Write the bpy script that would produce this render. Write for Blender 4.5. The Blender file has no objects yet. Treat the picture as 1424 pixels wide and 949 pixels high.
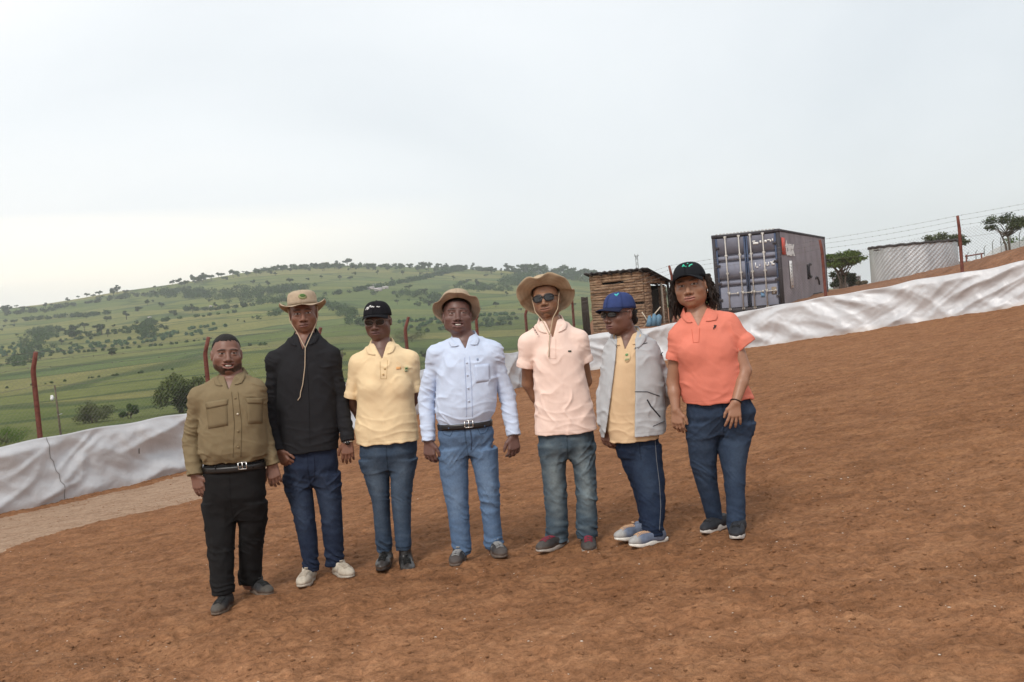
import bpy, math, random
import numpy as np
from mathutils import Vector, Matrix, Euler
R = math.radians
rng = np.random.default_rng(7)
random.seed(7)
scn = bpy.context.scene
COL = scn.collection

# ------------------------------------------------------------------ camera, sky, sun, exposure
ROLL, PITCH, EYE = R(4.8), R(-2.2), 1.6
FPX = 1397.0                                   # focal length in pixels of the 1424 px wide photograph
cd = bpy.data.cameras.new('camera'); cam = bpy.data.objects.new('camera', cd); COL.objects.link(cam)
cd.sensor_width = 36.0; cd.lens = FPX / 1424 * 36.0; cd.clip_start = 0.05; cd.clip_end = 30000
F_ = Vector((0, math.cos(PITCH), math.sin(PITCH)))
r0 = Vector((1, 0, 0)); u0 = r0.cross(F_)
RT = r0 * math.cos(ROLL) - u0 * math.sin(ROLL)
UP = r0 * math.sin(ROLL) + u0 * math.cos(ROLL)
m = Matrix.Identity(4)
for i in range(3):
    m[i][0], m[i][1], m[i][2] = RT[i], UP[i], -F_[i]
m[2][3] = EYE
cam.matrix_world = m
scn.camera = cam
scn.view_settings.view_transform = 'Standard'; scn.view_settings.look = 'None'
scn.view_settings.exposure = 0.36; scn.view_settings.gamma = 1.0
scn.cycles.use_denoising = True
scn.cycles.max_bounces = 6; scn.cycles.diffuse_bounces = 3; scn.cycles.glossy_bounces = 2
scn.cycles.transmission_bounces = 2; scn.cycles.transparent_max_bounces = 6; scn.cycles.volume_bounces = 1

SUN_EL, SUN_AZ = 48.0, 205.0                  # azimuth clockwise from +Y: behind the camera, a little to its left
sd = bpy.data.lights.new('sun', 'SUN'); so = bpy.data.objects.new('sun', sd); COL.objects.link(so)
sd.energy = 1.6; sd.angle = R(14); sd.color = (1.0, 0.955, 0.89)
sdir = Vector((math.sin(R(SUN_AZ)) * math.cos(R(SUN_EL)), math.cos(R(SUN_AZ)) * math.cos(R(SUN_EL)), math.sin(R(SUN_EL))))
so.rotation_euler = sdir.to_track_quat('Z', 'Y').to_euler()

w = bpy.data.worlds.new('World'); scn.world = w; w.use_nodes = True
nt = w.node_tree; N = nt.nodes; L = nt.links; N.clear()
def nd(t, **k):
    n = N.new(t)
    for a, b in k.items(): setattr(n, a, b)
    return n
out = nd('ShaderNodeOutputWorld'); bg = nd('ShaderNodeBackground'); L.new(bg.outputs[0], out.inputs[0])
bg.inputs['Strength'].default_value = 0.105
sky = nd('ShaderNodeTexSky', sky_type='NISHITA', sun_disc=False)
sky.sun_elevation = R(SUN_EL); sky.sun_rotation = R(SUN_AZ); sky.dust_density = 3.0
tc = nd('ShaderNodeTexCoord')
mp = nd('ShaderNodeMapping'); L.new(tc.outputs['Generated'], mp.inputs[0]); mp.inputs['Scale'].default_value = (1.0, 1.0, 2.2)
no = nd('ShaderNodeTexNoise'); L.new(mp.outputs[0], no.inputs['Vector'])
no.inputs['Scale'].default_value = 1.9; no.inputs['Detail'].default_value = 5; no.inputs['Roughness'].default_value = 0.45; no.inputs['Distortion'].default_value = 0.5
sx = nd('ShaderNodeSeparateXYZ'); L.new(tc.outputs['Generated'], sx.inputs[0])
def mth(op, a, b=None, c=None, clamp=False):
    n = nd('ShaderNodeMath', operation=op); n.use_clamp = clamp
    for i, v in enumerate((a, b, c)):
        if v is None: continue
        if isinstance(v, (int, float)): n.inputs[i].default_value = v
        else: L.new(v, n.inputs[i])
    return n.outputs[0]
# bank of cloud: brighter towards the left, greyer towards the right
side = mth('MULTIPLY_ADD', sx.outputs['X'], 0.85, 0.50)
nz = mth('MULTIPLY_ADD', no.outputs['Fac'], 1.5, -0.75)
side = mth('ADD', side, nz, clamp=True)
cr = nd('ShaderNodeValToRGB'); L.new(side, cr.inputs[0])
e = cr.color_ramp.elements
e[0].position = 0.0; e[0].color = (8.75, 8.75, 8.65, 1)
e[1].position = 1.0; e[1].color = (6.35, 6.75, 7.05, 1)
x = cr.color_ramp.elements.new(0.42); x.color = (7.9, 8.15, 8.3, 1)
# low warm opening under the cloud at the left horizon
wl = mth('MULTIPLY_ADD', sx.outputs['Z'], -45.0, 5.2, clamp=True)
wl = mth('MULTIPLY', wl, mth('MULTIPLY_ADD', sx.outputs['X'], -3.2, -0.05, clamp=True))
n2 = nd('ShaderNodeTexNoise'); mp2 = nd('ShaderNodeMapping'); mp2.inputs['Scale'].default_value = (2.5, 2.5, 30.0)
L.new(tc.outputs['Generated'], mp2.inputs[0]); L.new(mp2.outputs[0], n2.inputs['Vector']); n2.inputs['Scale'].default_value = 1.3
wl = mth('MULTIPLY', wl, mth('MULTIPLY_ADD', n2.outputs['Fac'], 1.6, 0.1, clamp=True))
mw = nd('ShaderNodeMix', data_type='RGBA'); L.new(wl, mw.inputs[0]); L.new(cr.outputs[0], mw.inputs[6]); mw.inputs[7].default_value = (11.4, 10.5, 9.0, 1)
mx = nd('ShaderNodeMix', data_type='RGBA'); mx.inputs[0].default_value = 0.9
L.new(sky.outputs[0], mx.inputs[6]); L.new(mw.outputs[2], mx.inputs[7]); L.new(mx.outputs[2], bg.inputs['Color'])

# ------------------------------------------------------------------ helpers
def at(px, py, Y):
    d = F_ + RT * ((px - 712) / FPX) - UP * ((py - 474.5) / FPX)
    return Vector((0, 0, EYE)) + d * (Y / d.y)
def ray(px, py):
    return (F_ + RT * ((px - 712) / FPX) - UP * ((py - 474.5) / FPX)).normalized()

def mesh_np(name, V, Fc, mat=None, parent=None, smooth=False, col=None):
    """one mesh object from arrays; Fc is a list of face arrays (n x 3 / n x 4) or one array"""
    me = bpy.data.meshes.new(name)
    V = np.asarray(V, dtype=np.float32)
    if not isinstance(Fc, (list, tuple)): Fc = [Fc]
    Fc = [np.asarray(f, dtype=np.int32) for f in Fc if len(f)]
    tot = np.concatenate([np.full(len(f), f.shape[1], np.int32) for f in Fc])
    idx = np.concatenate([f.ravel() for f in Fc])
    me.vertices.add(len(V)); me.vertices.foreach_set('co', V.ravel())
    me.loops.add(len(idx)); me.loops.foreach_set('vertex_index', idx)
    me.polygons.add(len(tot)); st = np.zeros(len(tot), np.int32); st[1:] = np.cumsum(tot)[:-1]
    me.polygons.foreach_set('loop_start', st); me.polygons.foreach_set('loop_total', tot)
    if smooth: me.polygons.foreach_set('use_smooth', np.ones(len(tot), bool))
    me.update(calc_edges=True)
    if col is not None:
        a = me.color_attributes.new('Col', 'FLOAT_COLOR', 'POINT')
        c = np.ones((len(V), 4), np.float32); c[:, :3] = col
        a.data.foreach_set('color', c.ravel())
    o = bpy.data.objects.new(name, me); COL.objects.link(o)
    if mat: me.materials.append(mat)
    if parent is not None: o.parent = parent
    return o

class MB:
    """collects simple shapes into one mesh"""
    def __init__(s): s.v = []; s.f3 = []; s.f4 = []; s.n = 0; s.c = []
    def add(s, V, F, col=None):
        V = np.asarray(V, float); b = s.n
        for f in F:
            (s.f4 if len(f) == 4 else s.f3).append([i + b for i in f])
        s.v.append(V); s.n += len(V)
        s.c.append(np.tile(np.array(col if col is not None else (1, 1, 1), float), (len(V), 1)))
    def box(s, c, d, rot=None, col=None):
        x, y, z = np.array(d) / 2
        V = np.array([(-x,-y,-z),(x,-y,-z),(x,y,-z),(-x,y,-z),(-x,-y,z),(x,-y,z),(x,y,z),(-x,y,z)])
        if rot is not None: V = V @ np.array(rot).T
        s.add(V + np.array(c), [(0,3,2,1),(4,5,6,7),(0,1,5,4),(1,2,6,5),(2,3,7,6),(3,0,4,7)], col)
    def tube(s, pts, rad, k=6, cap=True, col=None):
        pts = [np.array(p, float) for p in pts]; n = len(pts)
        rad = [rad] * n if np.isscalar(rad) else rad
        V = []; ref = None
        for i, p in enumerate(pts):
            t = pts[min(i + 1, n - 1)] - pts[max(i - 1, 0)]; t = t / (np.linalg.norm(t) + 1e-9)
            if ref is None:
                ref = np.cross(t, (0, 0, 1.0) if abs(t[2]) < .9 else (1.0, 0, 0))
            ref = ref - t * ref.dot(t); ref /= np.linalg.norm(ref) + 1e-9
            b = np.cross(t, ref)
            for j in range(k):
                a = 2 * math.pi * j / k
                V.append(p + rad[i] * (ref * math.cos(a) + b * math.sin(a)))
        F = []
        for i in range(n - 1):
            for j in range(k):
                F.append((i*k+j, i*k+(j+1)%k, (i+1)*k+(j+1)%k, (i+1)*k+j))
        if cap:
            V.append(pts[0]); V.append(pts[-1]); a, b = n*k, n*k+1
            for j in range(k):
                F.append((a, (j+1)%k, j)); F.append((b, (n-1)*k+j, (n-1)*k+(j+1)%k))
        s.add(V, F, col)
    def build(s, name, mat=None, parent=None, smooth=False, usecol=False):
        return mesh_np(name, np.concatenate(s.v), [np.array(s.f3).reshape(-1, 3), np.array(s.f4).reshape(-1, 4)], mat, parent, smooth,
                       np.concatenate(s.c) if usecol else None)

def tag(o, label=None, cat=None, group=None, kind=None):
    if label: o['label'] = label
    if cat: o['category'] = cat
    if group: o['group'] = group
    if kind: o['kind'] = kind
    return o
def empty(name, loc, rz=0):
    o = bpy.data.objects.new(name, None); COL.objects.link(o); o.location = loc; o.rotation_euler = (0, 0, rz); o.empty_display_size = .2
    return o
def copy_tree(o, parent=None):
    c = o.copy(); COL.objects.link(c); c.parent = parent
    for ch in list(o.children): copy_tree(ch, c)
    return c

# gradient noise, vectorised
_P = np.random.default_rng(3).permutation(256).astype(np.int32); _P = np.concatenate([_P, _P, _P])
_G = np.random.default_rng(4).normal(size=(256, 3)); _G /= np.linalg.norm(_G, axis=1)[:, None]; _G = _G.astype(np.float32)
def noise3(x, y, z):
    x, y, z = np.broadcast_arrays(np.asarray(x, np.float32), np.asarray(y, np.float32), np.asarray(z, np.float32))
    xi = np.floor(x).astype(np.int32); yi = np.floor(y).astype(np.int32); zi = np.floor(z).astype(np.int32)
    xf = x - xi; yf = y - yi; zf = z - zi
    u = xf*xf*xf*(xf*(xf*6-15)+10); v = yf*yf*yf*(yf*(yf*6-15)+10); ww = zf*zf*zf*(zf*(zf*6-15)+10)
    xi &= 255; yi &= 255; zi &= 255
    def g(i, j, k):
        h = _P[_P[_P[xi+i]+yi+j]+zi+k]
        gr = _G[h]
        return gr[...,0]*(xf-i) + gr[...,1]*(yf-j) + gr[...,2]*(zf-k)
    a = g(0,0,0)*(1-u)+g(1,0,0)*u; b = g(0,1,0)*(1-u)+g(1,1,0)*u
    c = g(0,0,1)*(1-u)+g(1,0,1)*u; d = g(0,1,1)*(1-u)+g(1,1,1)*u
    return ((a*(1-v)+b*v)*(1-ww) + (c*(1-v)+d*v)*ww) * 1.5
def sstep(a, b, x):
    t = np.clip((x - a) / (b - a), 0, 1); return t*t*(3-2*t)

# ------------------------------------------------------------------ materials
def material(name, rough=0.8, color=(.5,.5,.5), spec=0.3, metal=0.0):
    mt = bpy.data.materials.new(name); mt.use_nodes = True
    b = mt.node_tree.nodes['Principled BSDF']
    b.inputs['Base Color'].default_value = (*color, 1); b.inputs['Roughness'].default_value = rough
    b.inputs['Metallic'].default_value = metal
    b.inputs['Specular IOR Level'].default_value = spec
    return mt, mt.node_tree, b
def nnode(t, typ, **k):
    n = t.nodes.new(typ)
    for a, b in k.items(): setattr(n, a, b)
    return n
def noise_node(t, vec, scale, detail=4, rough=.55, dist=0):
    n = nnode(t, 'ShaderNodeTexNoise'); n.inputs['Scale'].default_value = scale; n.inputs['Detail'].default_value = detail
    n.inputs['Roughness'].default_value = rough; n.inputs['Distortion'].default_value = dist
    if vec is not None: t.links.new(vec, n.inputs['Vector'])
    return n.outputs['Fac']
def ramp(t, fac, stops):
    n = nnode(t, 'ShaderNodeValToRGB'); t.links.new(fac, n.inputs[0]); e = n.color_ramp.elements
    while len(e) < len(stops): e.new(.5)
    for q, (p, c) in zip(e, stops):
        q.position = p; q.color = (*c, 1) if len(c) == 3 else c
    return n.outputs[0]
def mixc(t, fac, a, b, mode='MIX'):
    n = nnode(t, 'ShaderNodeMix', data_type='RGBA', blend_type=mode)
    for s, v in ((0, fac), (6, a), (7, b)):
        if isinstance(v, (int, float)): n.inputs[s].default_value = v
        elif isinstance(v, tuple): n.inputs[s].default_value = (*v, 1)
        else: t.links.new(v, n.inputs[s])
    return n.outputs[2]
def bump(t, b, h, strength, dist=0.01, prev=None):
    n = nnode(t, 'ShaderNodeBump'); n.inputs['Strength'].default_value = strength; n.inputs['Distance'].default_value = dist
    t.links.new(h, n.inputs['Height'])
    if prev: t.links.new(prev, n.inputs['Normal'])
    t.links.new(n.outputs[0], b.inputs['Normal']); return n.outputs[0]
def objco(t):
    return nnode(t, 'ShaderNodeTexCoord').outputs['Object']
def scaled(t, vec, s, rot=(0,0,0)):
    n = nnode(t, 'ShaderNodeMapping'); n.inputs['Scale'].default_value = s; n.inputs['Rotation'].default_value = rot
    t.links.new(vec, n.inputs[0]); return n.outputs[0]
def attr_mat(name, rough, spec=.3, weave=0, wstr=.15, mottle=.18, mscale=30, metal=0, subsurf=0):
    """colour from the mesh's own Col attribute with a little mottling and a fine bump"""
    mt, t, b = material(name, rough, spec=spec, metal=metal)
    a = nnode(t, 'ShaderNodeVertexColor', layer_name='Col')
    co = objco(t)
    f = noise_node(t, co, mscale, 5, .6)
    v = ramp(t, f, [(.3, (1-mottle,)*3), (.7, (1+mottle*.6,)*3)])
    c = mixc(t, 1.0, a.outputs[0], v, 'MULTIPLY')
    t.links.new(c, b.inputs['Base Color'])
    if weave:
        bump(t, b, noise_node(t, co, weave, 3, .6), wstr, .004)
    return mt
# ------------------------------------------------------------------ the lie of the land
FENCE = np.array([(-11.2,10.0),(-9.3,12.7),(-7.35,15.4),(-5.5,18.0),(-4.0,20.7),(-2.45,23.5),(-.9,26.2),(.46,29.0),(1.95,31.3),
                  (4.75,29.0),(8.2,26.0),(10.86,24.0),(13.7,22.0),(17.0,20.0),(21.0,17.5)])
def plane_z(x, y):
    xx = np.clip(x, -30, 40)
    return (.083 + .0012*np.clip(xx, -15, 20))*xx - .036*(np.clip(y, -20, 45)-6)
def fence_dist(x, y):
    """signed distance to the fence line, positive outside (beyond it)"""
    d = np.full(np.shape(x), 1e9)
    for (ax, ay), (bx, by) in zip(FENCE[:-1], FENCE[1:]):
        dx, dy = bx-ax, by-ay
        t = np.clip(((x-ax)*dx+(y-ay)*dy)/(dx*dx+dy*dy), 0, 1)
        d = np.minimum(d, np.hypot(x-ax-t*dx, y-ay-t*dy))
    ins = np.zeros(np.shape(x), bool)
    PG = np.concatenate([FENCE, [(95, -20), (95, -90), (-70, -90), (-70, -74)]])
    for (ax, ay), (bx, by) in zip(PG, np.roll(PG, -1, 0)):
        if ay == by: continue
        ins ^= ((ay > y) != (by > y)) & (x < (bx-ax)*(y-ay)/(by-ay)+ax)
    return np.where(ins, -d, d)
def az_of(px, py=430):
    v = ray(px, py); return math.atan2(v.x, v.y)
RIDGE = [(-260,455),(-120,446),(0,430),(60,423),(110,415),(160,406),(220,398),(280,389),(340,379),(400,372),(480,369),(600,372),(700,376),(760,379),(810,384),(870,392),(930,400),(985,404),(1060,400),(1200,386)]
_ra = np.array([az_of(*p) for p in RIDGE]); _re = np.array([ray(*p).z/math.hypot(ray(*p).x, ray(*p).y) for p in RIDGE])
CREST = [(700,.0),(800,.33),(930,.42),(1040,.55),(1150,.86),(1269,1.30),(1424,1.92),(1600,2.5)]
_ca = np.array([az_of(p[0]) for p in CREST]); _cz = np.array([p[1] for p in CREST])
AZ0, AZ1 = az_of(760), az_of(835)
RR0, RR1 = math.log(100), math.log(1500)
def terrain(x, y):
    x = np.asarray(x, float); y = np.asarray(y, float)
    r = np.hypot(x, y)+1e-6; az = np.arctan2(x, y)
    site = plane_z(x, y)
    fd = fence_dist(x, y)
    # left: the ground falls away, then climbs the far hill
    ridge = np.interp(az, _ra, _re)
    lr = np.log(r)
    near = np.interp(lr, np.log([8, 18, 30, 60, 100]), [-.16, -.128, -.104, -.095, -.088])
    t = np.clip((lr-RR0)/(RR1-RR0), 0, 1)
    ang = np.where(r < 100, near, -.088 + (ridge+.088)*t**1.25)
    zl = EYE + r*ang
    und = noise3(x/160, y/160, 0.3)*np.clip(r-120, 0, 700)*.006
    zl = zl + und*(1-sstep(.8, 1, t))
    zl = np.where(r > 1500, EYE + 1500*ridge - (r-1500)*.04, zl)
    # right: a low bank of dug soil, level ground behind it
    zc = np.interp(az, _ca, _cz)
    base = plane_z(x, y)
    zr = base + (zc-base)*sstep(.2, 3.2, fd) + .06*noise3(x*.5, y*.5, 1.1)*sstep(1, 4, fd)
    zr = np.where(r > 48, zc - np.clip(r-48, 0, 60)*(.012-.022*sstep(az_of(1350), az_of(1405), az)) - np.clip(r-108, 0, 400)*.03 - np.clip(r-508, 0, 4000)*.01, zr)
    wr = sstep(AZ0, AZ1, az) * (np.abs(az) < 2.2)
    zo = zl*(1-wr) + zr*wr
    # just beyond the right fence the far hill still shows between hut and container
    wfar = sstep(140, 260, r)*(1-sstep(az_of(985), az_of(1150), az))
    zo = zo*(1-wfar) + zl*wfar
    k = sstep(0.0, 1.6, fd)*(y > -5)
    return site*(1-k) + zo*k
def tz(x, y): return float(terrain(np.array([x]), np.array([y]))[0])
def hit(px, py, rmin=12.0, rmax=1600.0):
    """where the line of sight through a point of the photograph meets the land"""
    v = ray(px, py); h = math.hypot(v.x, v.y)
    rr = np.exp(np.linspace(math.log(rmin), math.log(rmax), 1400))
    X = v.x/h*rr; Y = v.y/h*rr; Zr = EYE + v.z/h*rr
    g = terrain(X, Y) > Zr
    i = int(np.argmax(g)) if g.any() else len(rr)-1
    return Vector((X[i], Y[i], terrain(X[i:i+1], Y[i:i+1])[0]))

def soil_relief(x, y):
    n = .5*noise3(x*1.1, y*1.1, 4.4)*.05 + noise3(x*3.1, y*3.1, 9.1)*.022
    n = n + np.abs(noise3(x*8.3, y*8.3, 2.1))*.026 + np.abs(noise3(x*17.0, y*17.0, 5.5))*.018 + noise3(x*34, y*34, 1.5)*.006
    for (cx_, cy_, R_) in ((-4.2, 3.2, 2.6), (-4.2, 3.2, 3.05), (3.0, -1.5, 8.2), (3.0, -1.5, 8.9)):
        n = n - .030*np.exp(-((np.hypot(x-cx_, y-cy_)-R_)/.11)**2)
    return n
def path_mask(x, y):
    fd = -fence_dist(x, y)
    e_ = noise3(x*.6, y*.6, 3.3)*.55 + noise3(x*2.3, y*2.3, 1.3)*.22
    return sstep(.5, 1.0, fd + e_*.5)*(1-sstep(3.6, 4.5, fd + e_))*(1-sstep(-4.6,-3.2,x+.5*noise3(x*.7,y*.7,5.0)))

# ---- ground materials
def soil_mat(name, light, mid, dark, bstr=1.0):
    mt, t, b = material(name, .95, spec=.12)
    co = objco(t)
    big = noise_node(t, co, .45, 5, .6, .3)
    medn = noise_node(t, scaled(t, co, (1, 1.7, 1), (0, 0, .35)), 3.2, 6, .65, .4)
    fine = noise_node(t, co, 34, 4, .7)
    c1 = ramp(t, big, [(.34, mid), (.66, light)])
    c2 = ramp(t, medn, [(.36, dark), (.52, mid), (.74, light)])
    c = mixc(t, .68, c1, c2)
    c = mixc(t, .5, c, ramp(t, fine, [(.3, (.42,.40,.38)), (.5, (1,1,1)), (.72, (1.45,1.45,1.45))]), 'MULTIPLY')
    cl = noise_node(t, scaled(t, co, (1, 1.25, 1), (0, 0, .5)), 15, 6, .72, .3)
    c = mixc(t, .85, c, ramp(t, cl, [(.30, (.60,.58,.56)), (.44, (.91,.90,.89)), (.56, (1.04,1.04,1.05)), (.72, (1.30,1.32,1.34))]), 'MULTIPLY')
    vo = nnode(t, 'ShaderNodeTexVoronoi'); vo.inputs['Scale'].default_value = 9.0; t.links.new(co, vo.inputs['Vector'])
    spk = ramp(t, vo.outputs['Distance'], [(.0, (1,1,1)), (.05, (1,1,1)), (.075, (0,0,0))])
    vo2 = noise_node(t, co, 1.3, 2)
    spk = mixc(t, 1.0, spk, ramp(t, vo2, [(.5, (0,0,0)), (.62, (.55,.55,.55))]), 'MULTIPLY')
    c = mixc(t, spk, c, (.55, .40, .30))
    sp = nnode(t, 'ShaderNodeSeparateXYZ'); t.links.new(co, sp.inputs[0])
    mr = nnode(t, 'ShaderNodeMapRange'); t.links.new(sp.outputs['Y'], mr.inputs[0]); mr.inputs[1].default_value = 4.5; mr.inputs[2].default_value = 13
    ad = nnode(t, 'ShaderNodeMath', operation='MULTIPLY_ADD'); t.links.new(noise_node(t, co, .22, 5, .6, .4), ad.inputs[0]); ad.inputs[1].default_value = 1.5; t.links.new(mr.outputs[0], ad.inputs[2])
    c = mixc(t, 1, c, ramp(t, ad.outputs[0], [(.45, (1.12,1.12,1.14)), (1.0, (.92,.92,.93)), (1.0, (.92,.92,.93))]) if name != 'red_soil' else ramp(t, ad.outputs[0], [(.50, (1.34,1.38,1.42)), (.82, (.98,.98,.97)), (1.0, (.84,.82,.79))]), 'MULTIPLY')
    t.links.new(c, b.inputs['Base Color'])
    p = bump(t, b, noise_node(t, co, 11, 7, .68), .85*bstr, .05)
    p = bump(t, b, cl, .8*bstr, .03, p); bump(t, b, fine, .55*bstr, .015, p)
    return mt
M = {}
M['soil'] = soil_mat('red_soil', (.425, .222, .114), (.310, .146, .071), (.185, .082, .038))
M['bank'] = soil_mat('bank_soil', (.36, .19, .11), (.27, .135, .075), (.17, .08, .045))
M['path'] = soil_mat('trodden_path', (.41, .29, .20), (.34, .225, .148), (.26, .155, .095), .55)
def grass_mat():
    mt, t, b = material('hillside_grass', 1.0, spec=.05)
    co = objco(t)
    # patchwork of plots: stretched cells, each with its own crop colour
    wob = nnode(t, 'ShaderNodeTexNoise'); wob.inputs['Scale'].default_value = .006; wob.inputs['Detail'].default_value = 3; t.links.new(co, wob.inputs['Vector'])
    add = nnode(t, 'ShaderNodeVectorMath', operation='MULTIPLY_ADD'); t.links.new(wob.outputs['Color'], add.inputs[0]); add.inputs[1].default_value = (120,120,0); t.links.new(co, add.inputs[2])
    v = nnode(t, 'ShaderNodeTexVoronoi'); t.links.new(scaled(t, add.outputs[0], (.0060, .0130, 0), (0, 0, .12)), v.inputs['Vector']); v.inputs['Scale'].default_value = 1.0
    sep = nnode(t, 'ShaderNodeSeparateColor'); t.links.new(v.outputs['Color'], sep.inputs[0])
    plot = ramp(t, sep.outputs[0], [(0, (.094,.122,.036)), (.25, (.138,.156,.048)), (.5, (.200,.185,.070)), (.75, (.090,.130,.044)), (1, (.178,.168,.060))])
    ve = nnode(t, 'ShaderNodeTexVoronoi', feature='DISTANCE_TO_EDGE'); t.links.new(scaled(t, add.outputs[0], (.0060, .0130, 0), (0, 0, .12)), ve.inputs['Vector']); ve.inputs['Scale'].default_value = 1.0
    plot = mixc(t, ramp(t, ve.outputs['Distance'], [(.0, (.8,.8,.8)), (.022, (.7,.7,.7)), (.04, (0,0,0))]), plot, (.045,.070,.028))
    n1 = noise_node(t, co, .016, 6, .62, .5)
    c = mixc(t, 1, plot, ramp(t, n1, [(.3, (.72,.8,.75)), (.52, (1,1,1)), (.75, (1.25,1.18,1.05))]), 'MULTIPLY')
    # scrub: small darker tufts at two sizes
    n2 = noise_node(t, co, .16, 5, .7)
    c = mixc(t, ramp(t, n2, [(.55, (0,0,0)), (.72, (.75,.75,.75))]), c, (.050,.082,.030))
    n3 = noise_node(t, co, 1.6, 5, .7)
    c = mixc(t, .75, c, ramp(t, n3, [(.28, (.5,.55,.45)), (.5, (1,1,1)), (.74, (1.45,1.35,1.25))]), 'MULTIPLY')
    n6 = noise_node(t, scaled(t, co, (1, .6, 1)), .42, 8, .75, .4)
    c = mixc(t, .9, c, ramp(t, n6, [(.30, (.52,.58,.50)), (.47, (.95,.95,.95)), (.60, (1.12,1.10,1.02)), (.78, (1.5,1.35,1.2))]), 'MULTIPLY')
    # bare earth showing here and there
    n4 = noise_node(t, co, .011, 4, .5)
    c = mixc(t, ramp(t, n4, [(.70, (0,0,0)), (.78, (.55,.55,.55))]), c, (.20,.13,.08))
    t.links.new(c, b.inputs['Base Color'])
    bump(t, b, n3, .9, .3, bump(t, b, n6, .8, .6))
    return mt
M['grass'] = grass_mat()

# ---- one sheet of land, meshed as rings round the camera, cut into site, path, bank and hillside
az = np.concatenate([np.linspace(-math.pi, R(-44), 50)[:-1], np.linspace(R(-44), R(42), 620)[:-1], np.linspace(R(42), math.pi, 50)])
rad = np.concatenate([[.4, 1.2, 2.2, 3.0], np.exp(np.linspace(math.log(3.5), math.log(46), 560)), np.exp(np.linspace(math.log(46.6), math.log(4200), 175))])
AA, RRr = np.meshgrid(az, rad)
GX = RRr*np.sin(AA); GY = RRr*np.cos(AA)
GZ = terrain(GX, GY)
FD = fence_dist(GX, GY)
inside = (FD < .12)
fade = (1-sstep(26, 40, RRr))
pm = path_mask(GX, GY)
GZ = GZ + np.where(FD < .4, soil_relief(GX, GY)*fade*(1-.72*pm), 0)
GZ = GZ + np.where((FD > .4) & (RRr < 60), .05*noise3(GX*1.3, GY*1.3, .2) + .03*noise3(GX*4, GY*4, .7), 0)
VV = np.stack([GX, GY, GZ], -1).reshape(-1, 3)
nr, na = AA.shape
I = np.arange(nr*na).reshape(nr, na)
Q = np.stack([I[:-1,:-1], I[:-1,1:], I[1:,1:], I[1:,:-1]], -1).reshape(-1, 4)[:, ::-1]
fx = VV[Q].mean(1); ffd = fence_dist(fx[:,0], fx[:,1]); fr = np.hypot(fx[:,0], fx[:,1]); faz = np.arctan2(fx[:,0], fx[:,1])
is_in = (ffd < .12) | (fx[:,1] < -5) | (np.abs(faz) > 1.6)
is_path = is_in & (path_mask(fx[:,0], fx[:,1]) > .5)
edge = az_of(772) + .02*noise3(fx[:,0]*.2, fx[:,1]*.2, 2.0)
is_bank = ~is_in & (faz > edge) & (fr < 95)
def land(name, mask, mat, label):
    f = Q[mask]; u, inv = np.unique(f, return_inverse=True)
    o = mesh_np(name, VV[u], inv.reshape(-1, 4), mat, smooth=True)
    tag(o, label, name.replace('_', ' '), kind='structure'); return o
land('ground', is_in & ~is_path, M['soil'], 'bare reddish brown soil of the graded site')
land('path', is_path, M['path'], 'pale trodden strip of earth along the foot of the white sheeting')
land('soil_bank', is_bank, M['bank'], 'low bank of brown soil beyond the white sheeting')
land('hillside', ~is_in & ~is_bank, M['grass'], 'green hillside with plots and pasture rising to the skyline')

def ground_z(x, y):
    return tz(x, y) + float(soil_relief(np.array([x]), np.array([y]))[0])*(1-.72*float(path_mask(np.array([x]), np.array([y]))[0]))

# clods and pale flecks lying on the soil
def lumps(n, rmin, rmax, smin, smax, flat, seed):
    g = np.random.default_rng(seed)
    base = np.array([(1,0,0),(-1,0,0),(0,1,0),(0,-1,0),(0,0,1),(0,0,-.4),(.7,.7,.3),(-.7,.7,.3),(.7,-.7,.3),(-.7,-.7,.3)])
    fc = np.array([(0,6,4),(6,2,4),(2,7,4),(7,1,4),(1,9,4),(9,3,4),(3,8,4),(8,0,4),(6,0,5),(2,6,5),(7,2,5),(1,7,5),(9,1,5),(3,9,5),(8,3,5),(0,8,5)])
    a = g.uniform(R(-36), R(36), n); r = rmin*np.exp(g.uniform(0, 1, n)**.8*math.log(rmax/rmin))
    x = r*np.sin(a); y = r*np.cos(a)
    cl = noise3(x*.55, y*.55, 8.0) + g.uniform(-.35, .35, n)
    k = (fence_dist(x, y) < -.4) & (cl > -.05); x, y = x[k], y[k]; n = len(x)
    s = smin*np.exp(g.uniform(0, 1, n)**2.2*math.log(smax/smin))
    z = terrain(x, y) + soil_relief(x, y)*(1-.72*path_mask(x, y))
    sc = np.stack([s*g.uniform(.7, 1.4, n), s*g.uniform(.7, 1.4, n), s*flat*g.uniform(.6, 1.2, n)], -1)
    V = base[None]*sc[:, None]*g.uniform(.75, 1.25, (n, 10, 1))
    th = g.uniform(0, 6.28, n); c, s_ = np.cos(th)[:, None], np.sin(th)[:, None]
    V = np.stack([V[...,0]*c - V[...,1]*s_, V[...,0]*s_ + V[...,1]*c, V[...,2]], -1)
    V += np.stack([x, y, z], -1)[:, None]
    return V.reshape(-1, 3), (fc[None] + 10*np.arange(n)[:, None, None]).reshape(-1, 3)
V, Fc = lumps(46000, 3.6, 20, .003, .013, .5, 1)
tag(mesh_np('soil_clods', V, Fc, M['soil'], smooth=False), 'loose crumbs and clods of red soil', 'soil clods', kind='stuff')
mt, t, b = material('pale_fleck', .9, (.62, .52, .43)); M['fleck'] = mt
V, Fc = lumps(2200, 3.6, 18, .003, .008, .5, 2)
tag(mesh_np('pale_flecks', V, Fc, M['fleck']), 'pale chips and bits of straw scattered over the soil', 'pale flecks', kind='stuff')

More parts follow.
